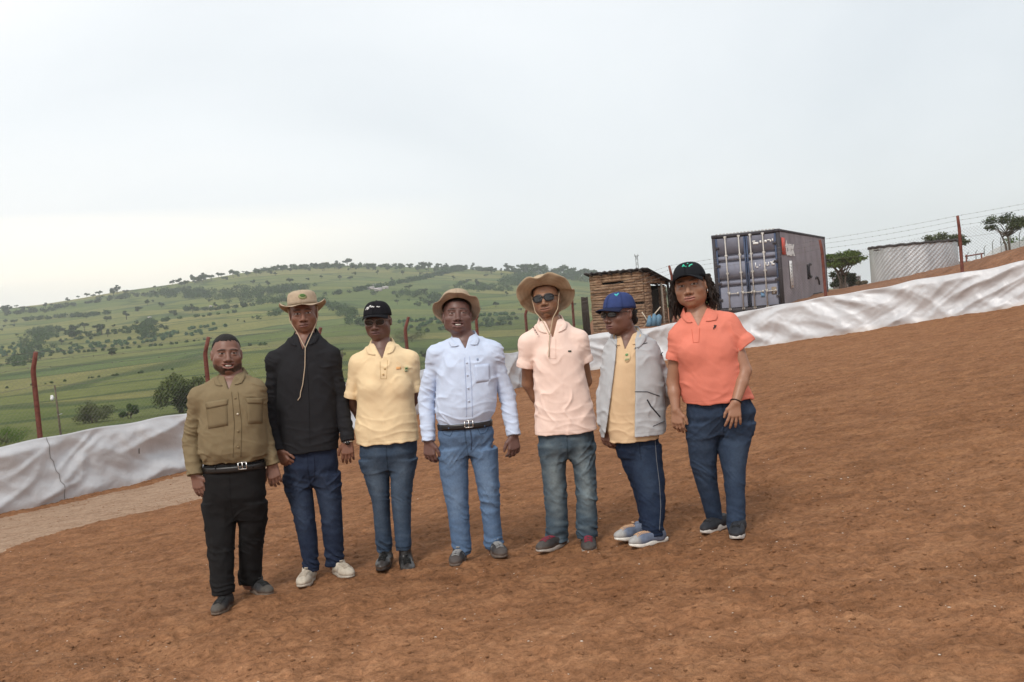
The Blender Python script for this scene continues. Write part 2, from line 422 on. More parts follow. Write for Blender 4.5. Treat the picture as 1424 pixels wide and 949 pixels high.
# ------------------------------------------------------------------ fence and white sheeting
mt, t, b = material('rusty_red_paint', .7, spec=.25)
co = objco(t); n = noise_node(t, co, 9, 6, .7)
t.links.new(ramp(t, n, [(.3, (.08,.032,.025)), (.5, (.165,.055,.042)), (.75, (.22,.085,.062))]), b.inputs['Base Color']); bump(t, b, n, .3, .006); M['post'] = mt
M['wire'] = material('galvanised_wire', .5, (.22,.21,.20), metal=.6)[0]
mt, t, b = material('white_sheeting', .44, spec=.45, metal=.12)
co = objco(t)
n = noise_node(t, co, 1.2, 5, .6)
c = ramp(t, n, [(.3, (.49,.49,.505)), (.6, (.585,.585,.60))])
sz = nnode(t, 'ShaderNodeVertexColor', layer_name='Col')      # red channel: dirt splashed along the foot
n5 = noise_node(t, co, 7, 5, .7)
dm = mixc(t, 1, sz.outputs[0], ramp(t, n5, [(.3, (.15,.15,.15)), (.7, (1,1,1))]), 'MULTIPLY')
c = mixc(t, dm, c, (.46,.34,.24))
t.links.new(c, b.inputs['Base Color'])
bump(t, b, noise_node(t, co, 5, 5, .6, .6), .35, .04); M['sheet'] = mt

seg = np.hypot(*np.diff(FENCE, axis=0).T); S = np.concatenate([[0], np.cumsum(seg)])
def fpos(s): return np.interp(s, S, FENCE[:,0]), np.interp(s, S, FENCE[:,1])
def fnorm(s):
    a = fpos(np.asarray(s)-.35); b_ = fpos(np.asarray(s)+.35)
    dx, dy = b_[0]-a[0], b_[1]-a[1]; l = np.hypot(dx, dy)+1e-9
    return dy/l, -dx/l                          # points into the site
HS = 1.03
ss = np.arange(0, S[-1], .045); vv = np.linspace(0, 1, 38)
SS, VVs = np.meshgrid(ss, vv, indexing='ij')
bx, by = fpos(ss); nx_, ny_ = fnorm(ss)
def ridged(a): return 1-2*np.abs(a)
wx = SS + .5*noise3(SS*.5, VVs*1.2, 1.0)
f = .06*noise3(wx*.75+VVs*.9, VVs*1.1, 2.0) + .105*(ridged(noise3(wx*.75-VVs*1.3, VVs*.8+3, 7.0))-.4) + .065*(ridged(noise3(wx*.85+VVs*1.5, VVs*.9, 17.0))-.4)
pm_ = np.clip(.5+1.6*noise3(SS*.45, VVs*.8, 8.0), 0, 1)
f += .036*pm_*ridged(noise3(wx*1.8+VVs*2.2, VVs*1.7, 4.0)) + .008*noise3(wx*5, VVs*4.5, 6.0) + .010*np.clip(1-np.abs(noise3(wx*5.5+VVs*4, VVs*4.0, 21.0))*3.5, 0, 1) + .030*np.clip(1-np.abs(noise3(wx*2.3-VVs*2.6, VVs*1.8, 12.0))*3, 0, 1)*(1-pm_)
pin = 1-.75*sstep(.86, 1, VVs)
off = .09 + np.clip(f, -.10, .24)*pin*(.35+.65*sstep(0, .2, VVs)) + .10*(1-VVs)**3
top = HS + .02*np.sin(SS*4.1)*np.sin(SS*1.3) - .025*(np.cos(SS*2*math.pi/3.1)+1)*.5 + .09*np.exp(-((SS-S[8])/1.6)**2)
zb = terrain(bx, by)[:, None]
X = bx[:,None]+nx_[:,None]*off; Y = by[:,None]+ny_[:,None]*off
Z = zb - .06 + (top+.06)*VVs + .02*f*pin
n1_, n2_ = SS.shape
I = np.arange(n1_*n2_).reshape(n1_, n2_)
q = np.stack([I[:-1,:-1], I[1:,:-1], I[1:,1:], I[:-1,1:]], -1).reshape(-1, 4)
dirt = np.clip(1-(VVs*HS)/(.16+.10*noise3(SS*.8, SS*0, 5.0)), 0, 1)**1.2
sheet = mesh_np('plastic_sheeting', np.stack([X, Y, Z], -1).reshape(-1, 3), q, M['sheet'], smooth=True, col=np.repeat(dirt.reshape(-1, 1), 3, 1))
md = sheet.modifiers.new('thickness', 'SOLIDIFY'); md.thickness = .006
tag(sheet, 'crumpled white plastic sheeting standing along the foot of the fence round the site', 'sheeting')
# the lapped seam with its dark tie by the leftmost post, and a few tears
def sheet_pt(s, v, lift=.006):
    i = int(np.clip(round(s/.045), 0, n1_-1)); j = int(round(v*37))
    return np.array((X[i,j]+nx_[i]*lift, Y[i,j]+ny_[i]*lift, Z[i,j]))
mt = material('dark_cord', .9, (.20,.185,.175))[0]; M['cord'] = mt
mb = MB(); mb.tube([sheet_pt(S[2]+.02+.02*math.sin(v*7)+.16*(1-v), v) for v in np.linspace(.06, 1, 20)], .0042, 5); mb.build('seam_cord', mt, sheet)
mb = MB()
for s, v, h in ((S[2]+1.55, .52, .07), (S[3]-.18, .72, .05), (S[3]-.16, .82, .05), (S[3]-.2, .6, .04)):
    p = sheet_pt(s, v); p2 = sheet_pt(s+.02, v+h); mb = MB(); mb.tube([p, p2], .009, 4); mb.build('tear', mt, sheet)

fence = empty('chain_link_fence', (FENCE[8][0], FENCE[8][1], tz(*FENCE[8])))
tag(fence, 'chain link fence on bent rusty red posts behind the white sheeting', 'fence')
fl = np.array(fence.location)
PH, ARM = 2.06, .27
tips = []
for i, (x, y) in enumerate(FENCE):
    nx1, ny1 = (v.item() for v in map(np.asarray, fnorm(S[i])))
    if i == 8: nx1, ny1 = .0, -1.0
    z = tz(x, y)
    hgt = PH + random.uniform(-.05, .05) + {9: .34, 10: .12, 4: -.03}.get(i, 0)
    k = .13 if i < 8 else .10
    lean = .012*random.uniform(-1, 1)
    p = [(x, y, z-.3), (x+lean, y, z+hgt*.5), (x+lean*2, y, z+hgt-.03), (x+lean*2+nx1*.02, y+ny1*.02, z+hgt+.03), (x+lean*2+nx1*k, y+ny1*k, z+hgt+ARM)]
    mb = MB(); mb.tube([np.array(a)-fl for a in p], [.042, .041, .04, .038, .034], 8)
    mb.build('post', M['post'], fence, smooth=False)
    tips.append([np.array(p[2])*1.0, np.array(p[4]), np.array(p[3])])
for j, (h, tt) in enumerate(((1, 1.0), (1, .55), (1, .05), (0, -.28))):
    mb = MB(); prev = None
    for i in range(len(tips)-1):
        a = tips[i][2]+(tips[i][1]-tips[i][2])*max(tt, 0)+np.array((0, 0, min(tt, 0)))
        b_ = tips[i+1][2]+(tips[i+1][1]-tips[i+1][2])*max(tt, 0)+np.array((0, 0, min(tt, 0)))
        pts = [a+(b_-a)*u_-np.array((0, 0, .10*u_*(1-u_)*(1+.5*j))) for u_ in np.linspace(0, 1, 9)]
        mb.tube([p-fl for p in pts], .0028, 3, cap=False)
        Ls = np.linalg.norm(b_-a); nb = int(Ls/.17)
        if j < 3:
            for q_ in range(nb):
                u_ = (q_+.5)/nb; c0 = a+(b_-a)*u_-np.array((0, 0, .10*u_*(1-u_)*(1+.5*j)))-fl
                for _ in range(2):
                    dv = np.array([random.uniform(-1,1) for _ in range(3)]); dv *= .016/np.linalg.norm(dv)
                    mb.tube([c0-dv, c0+dv], .0032, 3, cap=False)
    mb.build('barbed_wire', M['wire'], fence)
# chain link: two families of slanting wires
Vw, Fw = [], []
step = .075; h0, h1 = .9, 2.05
sA = np.arange(0, S[-1]-1.2, step)
for sgn in (1, -1):
    s0 = sA if sgn == 1 else sA+1.15
    s1 = s0 + sgn*(h1-h0)
    ax, ay = fpos(s0); bx2, by2 = fpos(s1)
    A = np.stack([ax, ay, terrain(ax, ay)+h0], -1); B = np.stack([bx2, by2, terrain(bx2, by2)+h1], -1)
    nn = np.stack([np.ones_like(ax), np.zeros_like(ax), np.zeros_like(ax)], -1)*.0015; n3_ = np.stack([np.zeros_like(ax), np.zeros_like(ax), np.ones_like(ax)], -1)*.0015
    n4_ = np.stack([np.zeros_like(ax), np.ones_like(ax), np.zeros_like(ax)], -1)*.0015
    V6 = np.stack([A+nn, A-nn+n4_, A+n3_-n4_, B+nn, B-nn+n4_, B+n3_-n4_], 1)
    k = len(ax); base = 6*np.arange(k)[:, None]+sum(len(v) for v in Vw)
    Fw.append(np.concatenate([base+np.array(q_) for q_ in ((0,1,4,3),(1,2,5,4),(2,0,3,5))])); Vw.append(V6.reshape(-1, 3))
mesh_np('wire_netting', np.concatenate(Vw)-fl, np.concatenate(Fw), M['wire'], fence)
# ------------------------------------------------------------------ vegetation
def leaf_mat(name, rough=.9):
    mt, t, b = material(name, rough, spec=.12)
    a = nnode(t, 'ShaderNodeVertexColor', layer_name='Col')
    oi = nnode(t, 'ShaderNodeObjectInfo')
    v = ramp(t, oi.outputs['Random'], [(0, (.75,.8,.8)), (.5, (1,1,1)), (1, (1.2,1.12,1.0))])
    t.links.new(mixc(t, 1, a.outputs[0], v, 'MULTIPLY'), b.inputs['Base Color'])
    return mt
M['leaf'] = leaf_mat('foliage')
mt, t, b = material('bark', .95, spec=.1); n = noise_node(t, scaled(t, objco(t), (6, 6, 1.2)), 3, 5, .7)
t.links.new(ramp(t, n, [(.3, (.06,.045,.035)), (.7, (.20,.16,.125))]), b.inputs['Base Color']); M['bark'] = mt

def leaves(g, ells, n, size, c0, c1, flat=.0):
    """n leaf-sized faces spread through a list of clumps (cx,cy,cz,rx,ry,rz); colour differs by clump"""
    ells = np.array(ells, float); vol = ells[:,3]*ells[:,4]*ells[:,5]; k = g.choice(len(ells), n, p=vol**.75/np.sum(vol**.75))
    d = g.normal(size=(n, 3)); d /= np.linalg.norm(d, axis=1)[:, None]
    rr = g.uniform(0, 1, n)**.45*g.uniform(.75, 1.12, n)
    P = ells[k,:3] + d*rr[:, None]*ells[k,3:]
    a = g.normal(size=(n, 3)); a[:, 2] *= (1-flat); a /= np.linalg.norm(a, axis=1)[:, None]
    b_ = g.normal(size=(n, 3)); b_[:, 2] *= (1-flat); b_ -= a*np.sum(a*b_, 1)[:, None]; b_ /= np.linalg.norm(b_, axis=1)[:, None]
    s = size*g.uniform(.6, 1.4, n)[:, None]
    V = np.stack([P-a*s, P+b_*s*.55, P+a*s, P-b_*s*.55], 1)
    tone = g.uniform(0, 1, len(ells))[k]*.6 + g.uniform(0, .4, n)
    C = np.array(c0)[None]*(1-tone[:, None]) + np.array(c1)[None]*tone[:, None]
    return V.reshape(-1, 3), np.arange(4*n).reshape(n, 4), np.repeat(C, 4, 0)

def clumps(g, n, rx, ry, rz, cz, cr, flat=1.0):
    out_ = []
    for _ in range(n):
        a = g.uniform(0, 6.28); r_ = g.uniform(0, 1)**.5
        z = g.uniform(-1, 1)
        out_.append((rx*r_*math.cos(a), ry*r_*math.sin(a), cz + rz*z*(1-r_**2*.6), cr*g.uniform(.7, 1.3), cr*g.uniform(.7, 1.3), cr*flat*g.uniform(.6, 1.1)))
    return out_

def big_tree(name, loc, W, H, seed, n, leaf, c0, c1, label, cat, trunkh=.35, ncl=16, style='umbrella', group=None):
    g = np.random.default_rng(seed)
    root = empty(name, loc); tag(root, label, cat, group)
    if style == 'umbrella': el = clumps(g, ncl, W*.42, W*.36, H*.20, H*.76, W*.13, .6)
    elif style == 'bush': el = clumps(g, ncl, W*.40, W*.36, H*.36, H*.46, W*.16, .85)
    else: el = clumps(g, ncl, W*.36, W*.34, H*.30, H*.66, W*.17, .8)
    V, F, C = leaves(g, el, n, leaf, c0, c1, .3 if style == 'umbrella' else 0)
    mesh_np('crown', V, F, M['leaf'], root, col=C)
    mb = MB(); nst = 1 if style == 'tree' else 3
    for s in range(nst):
        bx_ = g.uniform(-.06, .06)*W*(nst > 1); by_ = g.uniform(-.05, .05)*W*(nst > 1)
        th = H*trunkh*g.uniform(.8, 1.1); top_ = np.array((bx_*2, by_*2, th))
        mb.tube([(bx_, by_, -.3), (bx_*1.3, by_*1.3, th*.5), top_], [H*.032, H*.026, H*.02], 7)
        for e_ in [el[i] for i in g.choice(len(el), min(len(el), 7), replace=False)]:
            q = np.array(e_[:3]); mid = top_*.5+q*.5+g.uniform(-.04, .04, 3)*W
            mb.tube([top_, mid, q], [H*.017, H*.011, H*.004], 5)
    mb.build('trunk', M['bark'], root)
    return root

DK, MD, LT = (.022,.040,.014), (.045,.075,.022), (.085,.125,.035)
def ground_at(px, Y):
    v = at(px, 430, Y); return Vector((v.x, Y, tz(v.x, Y)))
def tree_between(name, pxl, pxr, ytop, Y, *a, **k):
    p = ground_at((pxl+pxr)/2, Y); W = (pxr-pxl)/FPX*Y
    H = at((pxl+pxr)/2, ytop, Y).z - p.z
    return big_tree(name, p, W, H, *a, **k)
tree_between('acacia_tree', 1140, 1214, 348, 72, 11, 5200, .085, MD, (.095,.14,.035), 'green flat crowned acacia between the shipping container and the steel tank', 'tree', .4, 30, 'umbrella')
tree_between('bush', 1148, 1196, 374, 74, 16, 2600, .085, DK, (.07,.10,.03), 'dark low thicket under the flat acacia right of the shipping container', 'bush', .2, 14, 'bush')
tree_between('acacia_tree', 1282, 1352, 321, 112, 12, 3600, .12, (.05,.065,.03), (.11,.13,.06), 'greyish flat topped tree showing behind the round steel tank', 'tree', .5, 18)
tree_between('acacia_tree', 1370, 1452, 297, 98, 13, 3000, .10, (.035,.05,.022), (.09,.11,.045), 'open airy acacia above the distant white fence at the right edge', 'tree', .5, 17)
tree_between('bush', 1400, 1470, 327, 104, 14, 2600, .12, MD, (.09,.135,.035), 'low leafy green bush under the open acacia at the right edge', 'bush', .2, 14, 'bush')
tree_between('bush', 1194, 1213, 388, 66, 15, 500, .08, (.09,.07,.045), (.16,.13,.08), 'small dry brown bush at the left foot of the round steel tank', 'bush', .2, 6, 'bush')

def tree_hit(name, pxl, pxr, ytop, ybase, *a, Y=None, **k):
    p = hit((pxl+pxr)/2, ybase); W = (pxr-pxl)/FPX*p.y
    H = max(at((pxl+pxr)/2, ytop, p.y).z - p.z, .3)
    return big_tree(name, p, W, H, *a, **k)
tree_hit('acacia_tree', 212, 300, 514, 574, 21, 9000, .16, (.030,.048,.017), (.105,.135,.048), 'dark spreading acacia on the slope behind the shoulder of the olive shirt', 'tree', .3, 26, 'bush')
tree_hit('thorn_scrub', 96, 168, 558, 588, 22, 4200, .10, (.055,.062,.03), (.10,.115,.05), 'wide low greyish thorn scrub on the grass beyond the white sheeting', 'shrub', .2, 16, 'bush')
tree_hit('bush', 165, 196, 558, 582, 23, 2600, .11, MD, (.07,.11,.035), 'small dark green bush beside the low thorn scrub', 'bush', .2, 9, 'bush')
tree_hit('weed_clump', -30, 48, 588, 622, 24, 4500, .035, (.06,.12,.02), (.13,.20,.04), 'bright green weeds rising over the white sheeting at the left edge', 'weeds', .2, 16, 'bush')
tree_hit('bush', 583, 604, 478, 502, 25, 1600, .10, DK, MD, 'dark bush on the slope in the gap beside the yellow polo shirt', 'bush', .2, 8, 'bush')
tree_hit('bush', 466, 484, 476, 500, 26, 1300, .10, DK, (.07,.11,.03), 'dark bush on the slope between the black shirt and the yellow polo', 'bush', .2, 7, 'bush')
tree_hit('bush', 540, 600, 455, 476, 27, 2600, .16, (.04,.06,.022), (.085,.115,.04), 'olive green scrub on the slope behind the post near the yellow polo', 'bush', .2, 12, 'bush')

# far trees: a few kinds, copied; each stands where the photograph shows one
def far_kind(name, W, H, seed, n, leaf, c0, c1, style):
    g = np.random.default_rng(seed)
    el = clumps(g, 7, W*.36, W*.34, H*(.14 if style else .28), H*(.72 if style else .58), W*.2, .6 if style else .85)
    V, F, C = leaves(g, el, n, leaf, c0, c1, .2)
    mb = MB(); mb.tube([(0,0,-1), (.1,0,H*.35), (0,.1,H*.7)], [H*.04, H*.03, H*.015], 5, col=(.09,.07,.055))
    for e_ in el[:4]: mb.tube([(.1,0,H*.35), e_[:3]], [H*.02, H*.008], 4, col=(.09,.07,.055))
    Vt = np.concatenate(mb.v); n0 = len(V)
    me = mesh_np(name, np.concatenate([V, Vt]), [np.concatenate([F, np.array(mb.f4)+n0]), np.array(mb.f3)+n0], M['leaf'], col=np.concatenate([C, np.concatenate(mb.c)]))
    data = me.data; bpy.data.objects.remove(me); return data
KIND = [far_kind('hill_tree', 6, 5, 31, 420, .42, (.020,.036,.014), (.055,.085,.030), 1), far_kind('hill_tree', 5, 5.5, 32, 420, .42, (.018,.034,.013), (.05,.08,.026), 0),
        far_kind('hill_tree', 7, 4.6, 33, 460, .44, (.024,.040,.016), (.06,.09,.034), 1), far_kind('hill_tree', 4.2, 6.5, 34, 400, .4, (.018,.034,.014), (.045,.07,.026), 0),
        far_kind('hill_tree', 6, 3.6, 35, 400, .45, (.028,.046,.018), (.07,.10,.036), 0)]
def far_tree(p, s, label, group, k=None):
    o = bpy.data.objects.new('hill_tree', KIND[k if k is not None else random.randrange(5)]); COL.objects.link(o)
    o.location = p - Vector((0, 0, .1)); o.rotation_euler = (0, 0, random.uniform(0, 6.28)); o.scale = (s*random.uniform(.85, 1.2), s*random.uniform(.85, 1.2), s*random.uniform(.8, 1.15))
    tag(o, label, 'tree', group); return o
def px_scale(p, hpx, h=4.2): return hpx/FPX*p.y/h
def ridge_y(px): return float(np.interp(px, [a for a, _ in RIDGE], [b for _, b in RIDGE]))
px = 6.0
while px < 830:                                   # along the skyline
    dens = .6 if px < 230 else 1.9
    if px > 690: dens = 2.3
    v = ray(px, ridge_y(px)); a_ = math.atan2(v.x, v.y); r_ = 1485*random.uniform(.93, 1.0)
    p = Vector((r_*math.sin(a_), r_*math.cos(a_), 0)); p.z = tz(p.x, p.y)
    far_tree(p, px_scale(p, random.choice([4, 5, 6, 7, 8, 10]) + (3 if px > 700 else 0)), 'small dark tree on the skyline of the far green hill', 'trees along the skyline of the hill')
    px += random.choice([3, 5, 7, 9, 14, 20])/dens
spots = [(599,426,9),(690,427,8),(649,396,6),(631,390,6),(664,401,9),(651,405,5),(569,405,9),(590,408,7),(473,390,6),(487,391,7),(525,382,5),(447,388,5),(373,400,9),(381,408,9),(404,397,8),(383,384,5),
         (148,448,7),(176,445,9),(192,434,8),(88,461,7),(104,462,14),(118,461,10),(135,463,11),(142,466,12),(150,469,8),(104,470,12),(156,495,13),(243,440,9),(268,435,8),(158,456,5),(86,480,7),(100,482,7),
         (720,386,8),(733,395,8),(705,402,6),(560,383,6),(610,381,6),(545,392,5),(676,386,5),(640,412,5),(705,412,6),(612,419,5),(585,417,6),(553,424,6),(320,418,6),(338,428,8),(300,430,7),(225,428,7),(205,425,7),
         (930,418,8),(927,410,7),(933,428,7),(20,452,7),(35,447,7),(8,450,6),(120,444,6),(62,436,6),(40,436,6),(90,430,6),(285,412,7),(330,405,7),(352,396,6),(365,412,6),(395,420,6)]
for i, (x_, y_, h_) in enumerate(spots):
    p = hit(x_, y_, 60); far_tree(p, px_scale(p, h_), 'lone rounded tree dotted about the green pasture of the far hill', 'trees dotted over the hillside pasture')
for _ in range(45):
    x_ = random.uniform(0, 800); y_ = random.uniform(ridge_y(x_)+6, 470 if x_ < 300 else 450)
    p = hit(x_, y_, 200); far_tree(p, px_scale(p, random.choice([3, 3, 4, 4, 5, 6])), 'lone rounded tree dotted about the green pasture of the far hill', 'trees dotted over the hillside pasture', 4)

def belt(name, pts, hpx, dens, label, c0=(.020,.044,.014), c1=(.062,.105,.030), seed=1, wid=3.0, leaf=.55):
    """a hedge or wood belt: one continuous mass of leaf clumps along a line of points in the photograph"""
    g = np.random.default_rng(seed); W = [hit(a, b, 60) for a, b in pts]; el = []
    for a, b in zip(W[:-1], W[1:]):
        d = (b-a).length; n = max(3, int(d/ (4.0/dens)))
        for i in range(n):
            t_ = (i+g.uniform(0, 1))/n
            if g.uniform() < .12: continue
            p = a.lerp(b, t_); x_ = p.x+g.normal()*wid; y_ = p.y+g.normal()*wid
            h_ = hpx/FPX*p.y*g.uniform(.6, 1.25)
            el.append((x_, y_, tz(x_, y_)+h_*.42, h_*.75, h_*.75, h_*.55))
    V, F, C = leaves(g, el, min(len(el)*70, 16000), leaf*np.mean([p.y for p in W])/900*1.3, c0, c1)
    o = mesh_np(name, V, F, M['leaf'], col=C); tag(o, label, name.replace('_', ' ')); return o
belt('hedgerow', [(40,446),(100,441),(152,437)], 6, 1, 'dark hedge high on the left of the hill under the skyline', seed=41)
belt('hedgerow', [(205,452),(240,445),(290,440),(330,435)], 5, 1, 'thin dark hedge crossing the middle of the left hill slope', seed=42)
belt('hedgerow', [(457,412),(500,405),(540,398),(586,389),(640,375)], 6, 1.1, 'dark hedge climbing diagonally to the crest behind the middle of the group', seed=43)
belt('hedgerow', [(448,424),(470,429),(488,438),(500,455)], 8, 1.2, 'thick dark hedge curving downhill beside the black cap', seed=44)
belt('hedgerow', [(255,432),(300,431),(345,427)], 6, 1.1, 'short dark hedge above the olive shirt man on the hill', seed=45)
belt('hedgerow', [(0,541),(60,535),(120,527),(180,521),(250,513)], 3, 1.2, 'low dark field boundary across the foot of the left slope', seed=46, wid=1.2)
belt('hedgerow', [(50,497),(110,491),(180,485),(243,479),(300,470)], 3, 1.2, 'low dark boundary along the lower edge of the banana plot', seed=47, wid=1.5)
belt('hedgerow', [(310,486),(345,482),(372,480)], 4, 1.2, 'dark hedge end beside the head of the olive shirt man', seed=48, wid=1.5)
belt('hedgerow', [(360,444),(385,436),(412,428),(445,418)], 7, 1.2, 'dark hedge running up behind the hat with the chin cord', seed=49)
belt('wood', [(228,408),(262,413),(300,411),(345,414),(360,420)], 9, 1.6, 'dark belt of wood below the crest at the left of the hill', seed=50, wid=14)
belt('wood', [(30,438),(80,428),(140,420),(200,412),(260,404)], 6, 1.2, 'greyish wood covering the left shoulder of the hill below the skyline', seed=51, wid=16, c0=(.03,.045,.022), c1=(.07,.09,.045))
belt('wood', [(360,424),(400,418),(440,428)], 8, 1.5, 'dark patch of wood on the hill behind the hat with the chin cord', seed=52, wid=10)
belt('wood', [(708,398),(725,391),(744,388)], 11, 1.6, 'dark clump of wood at the left of the wide brimmed hat', seed=53, wid=8)
belt('wood', [(735,382),(760,383),(790,387),(812,392)], 12, 1.6, 'dark wood on the crest between the wide hat and the hut', seed=54, wid=10)
belt('thicket', [(62,459),(58,470),(50,485),(34,500),(22,510)], 7, 1.8, 'dark thicket running down the gully at the far left of the hill', seed=55, wid=5)
belt('thicket', [(206,448),(204,462),(199,472)], 6, 1.6, 'upright dark thicket beside the banana plot on the left slope', seed=56, wid=3)
belt('scrub', [(150,462),(185,458),(215,463)], 5, 1.8, 'broad dark scrub patch between the banana plot and the hedge on the left slope', seed=57, wid=9)
belt('scrub', [(560,408),(590,412),(612,424)], 7, 1.5, 'loose dark scrub on the pasture above the light blue shirt', seed=58, wid=12)
belt('scrub', [(655,398),(672,403),(700,406)], 7, 1.6, 'loose dark scrub on the pasture left of the wide brimmed hat', seed=59, wid=12)
belt('scrub', [(372,404),(395,408),(415,400)], 8, 1.7, 'dark scrub below the crest above the hat with the chin cord', seed=60, wid=9)
belt('scrub', [(80,468),(110,466),(140,470)], 5, 1.7, 'dark scrub patch above the banana plot at the left', seed=63, wid=7)
belt('wood', [(340,381),(400,374),(470,371),(540,372)], 5, 1.3, 'line of wood along the left half of the hill crest', seed=64, wid=12)
belt('wood', [(540,372),(610,374),(680,377),(740,380)], 5, 1.3, 'line of wood along the right half of the hill crest', seed=65, wid=12)
for nm, rows, lab, sd_ in (('banana_plot', [[(62,489),(120,482),(185,474),(250,462),(300,453)], [(60,493),(120,486),(190,478),(246,468),(310,457)], [(0,485),(25,484),(48,484)], [(0,492),(25,491),(46,492)]], 'blue green banana plot banding the left slope', 61),
                      ('banana_plot', [[(560,449),(620,444),(680,440),(716,438)], [(560,455),(620,451),(680,447),(716,444)], [(575,461),(640,457),(716,451)]], 'blue green rows of crop low on the hill left of the wide hat', 62)):
    g = np.random.default_rng(sd_); el = []
    for row in rows:
        W = [hit(a, b_, 60) for a, b_ in row]
        for a, b_ in zip(W[:-1], W[1:]):
            for i in range(int((b_-a).length/2.2)):
                p = a.lerp(b_, g.uniform(0, 1)); x_ = p.x+g.normal()*2; y_ = p.y+g.normal()*9
                el.append((x_, y_, tz(x_, y_)+.9, 1.2, 1.2, 1.0))
    V, F, C = leaves(g, el, 15000, .55, (.035,.075,.035), (.095,.165,.085))
    tag(mesh_np(nm, V, F, M['leaf'], col=C), lab, 'crop', kind='stuff')

# rough grass just beyond the sheeting
g = np.random.default_rng(77); n = 30000
s_ = g.uniform(0, S[8]-.5, n); d_ = .5+75*g.uniform(0, 1, n)**1.5
qx, qy = fpos(s_); ux, uy = fnorm(s_); qx = qx-ux*d_; qy = qy-uy*d_; qz = terrain(qx, qy)
nb = 4; n = n*nb
qx = np.repeat(qx, nb)+g.normal(0, .10, n); qy = np.repeat(qy, nb)+g.normal(0, .10, n); qz = np.repeat(qz, nb)
h_ = g.uniform(.12, .42, n)*np.repeat(1+d_/55, nb); th = g.uniform(0, 6.28, n); wd = g.uniform(.012, .03, n)*np.repeat(1+d_/30, nb); le = g.normal(0, .14, (n, 2))
c_, t_ = np.cos(th)*wd, np.sin(th)*wd
V = np.stack([np.stack([qx-c_, qy-t_, qz-.03], -1), np.stack([qx+c_, qy+t_, qz-.03], -1), np.stack([qx+le[:,0], qy+le[:,1], qz+h_], -1)], 1).reshape(-1, 3)
tone = g.uniform(0, 1, n)[:, None]; C = np.array((.085,.12,.03))*(1-tone)+np.array((.21,.21,.085))*tone
tag(mesh_np('grass', V, np.arange(3*n).reshape(n, 3), M['leaf'], col=np.repeat(C, 3, 0)), 'rough yellow green grass growing beyond the white sheeting', 'grass', kind='stuff')

# ------------------------------------------------------------------ far houses, mast, wire post
M['wallpink'] = material('pale_plaster', .9, (.55,.47,.47))[0]; M['tin'] = material('tin_roof', .5, (.52,.46,.47), metal=.2)[0]
M['dark'] = material('dark_opening', .9, (.02,.02,.02))[0]
for i, (x_, y_, wpx, lab) in enumerate([(516,403,9,'pale pink house at the left end of the hamlet on the hill'), (526,405,10,'pale house in the middle of the hamlet on the hill'), (536,402,8,'pale house at the right end of the hamlet on the hill'), (521,399,7,'smaller pale house standing uphill behind the hamlet'),
                                     (293,427,4,'tiny white house by a hedge on the left of the hill'), (208,443,5,'tiny pale house among the trees left on the hill')]):
    p = hit(x_, y_, 100); k = wpx/FPX*p.y
    h = empty('hill_house', p, random.uniform(-.4, .4)); tag(h, lab, 'house', 'houses on the far hill')
    mb = MB(); mb.box((0,0,k*.12), (k, k*.6, k*.34)); mb.build('wall', M['wallpink'], h)
    mb = MB(); mb.add([(-k*.55,-k*.36,k*.28),(k*.55,-k*.36,k*.28),(k*.55,k*.36,k*.28),(-k*.55,k*.36,k*.28),(-k*.5,0,k*.45),(k*.5,0,k*.45)], [(0,1,5,4),(2,3,4,5),(0,4,3),(1,2,5),(0,3,2,1)]); mb.build('roof', M['tin'], h)
    mb = MB(); mb.box((0,-k*.302,k*.06), (k*.12, .05, k*.2)); mb.build('door', M['dark'], h)
M['steel'] = material('mast_steel', .6, (.36,.37,.38), metal=.3)[0]
p = at(885, 356, 230); b0 = tz(p.x, p.y); Hm = p.z-b0
ms = empty('lattice_mast', (p.x, p.y, b0)); tag(ms, 'slim grey lattice mast rising behind the hut roof', 'mast')
for sx_, sy_ in ((1,1),(1,-1),(-1,1),(-1,-1)):
    mb = MB(); mb.tube([(sx_*.55, sy_*.55, 0), (sx_*.20, sy_*.20, Hm)], .07, 5); mb.build('leg', M['steel'], ms)
mb = MB()
for i in range(18):
    z0, z1 = Hm*i/18, Hm*(i+1)/18; w0 = .55-.35*i/18; w1 = .55-.35*(i+1)/18
    for q in range(4):
        a = [(1,1),(1,-1),(-1,-1),(-1,1)][q]; b_ = [(1,-1),(-1,-1),(-1,1),(1,1)][q]
        mb.tube([(a[0]*w0, a[1]*w0, z0), (b_[0]*w1, b_[1]*w1, z1)], .035, 4)
mb.build('bracing', M['steel'], ms)
mb = MB(); mb.box((0,0,Hm), (1.1, .9, .12)); mb.box((-.35,0,Hm+.25), (.12,.12,.5)); mb.box((.35,0,Hm+.2), (.1,.1,.4)); mb.build('platform', M['steel'], ms)

p = at(78, 545, 25); b0 = tz(p.x, p.y); Ht = at(75, 536, 25).z-b0
ps = empty('wire_pole', (p.x, p.y, b0)); tag(ps, 'thin dark pole with a white insulator in the grass beyond the leftmost fence post', 'pole')
mb = MB(); mb.tube([(.03,0,-.3), (0,0,Ht*.5), (-.02,0,Ht)], [.03,.026,.018], 6); mb.build('shaft', M['bark'], ps)
mb = MB(); mb.tube([(-.02,0,Ht-.32),(-.1,-.03,Ht-.30)], .012, 5); mb.tube([(0,0,Ht-.75),(.1,-.02,Ht-.72)], .012, 5); mb.build('arm', M['steel'], ps)
mb = MB(); mb.tube([(-.1,-.03,Ht-.38),(-.1,-.03,Ht-.33),(-.1,-.03,Ht-.24)], [.03,.05,.03], 8); mb.build('insulator', material('white_ceramic', .3, (.8,.8,.78))[0], ps)

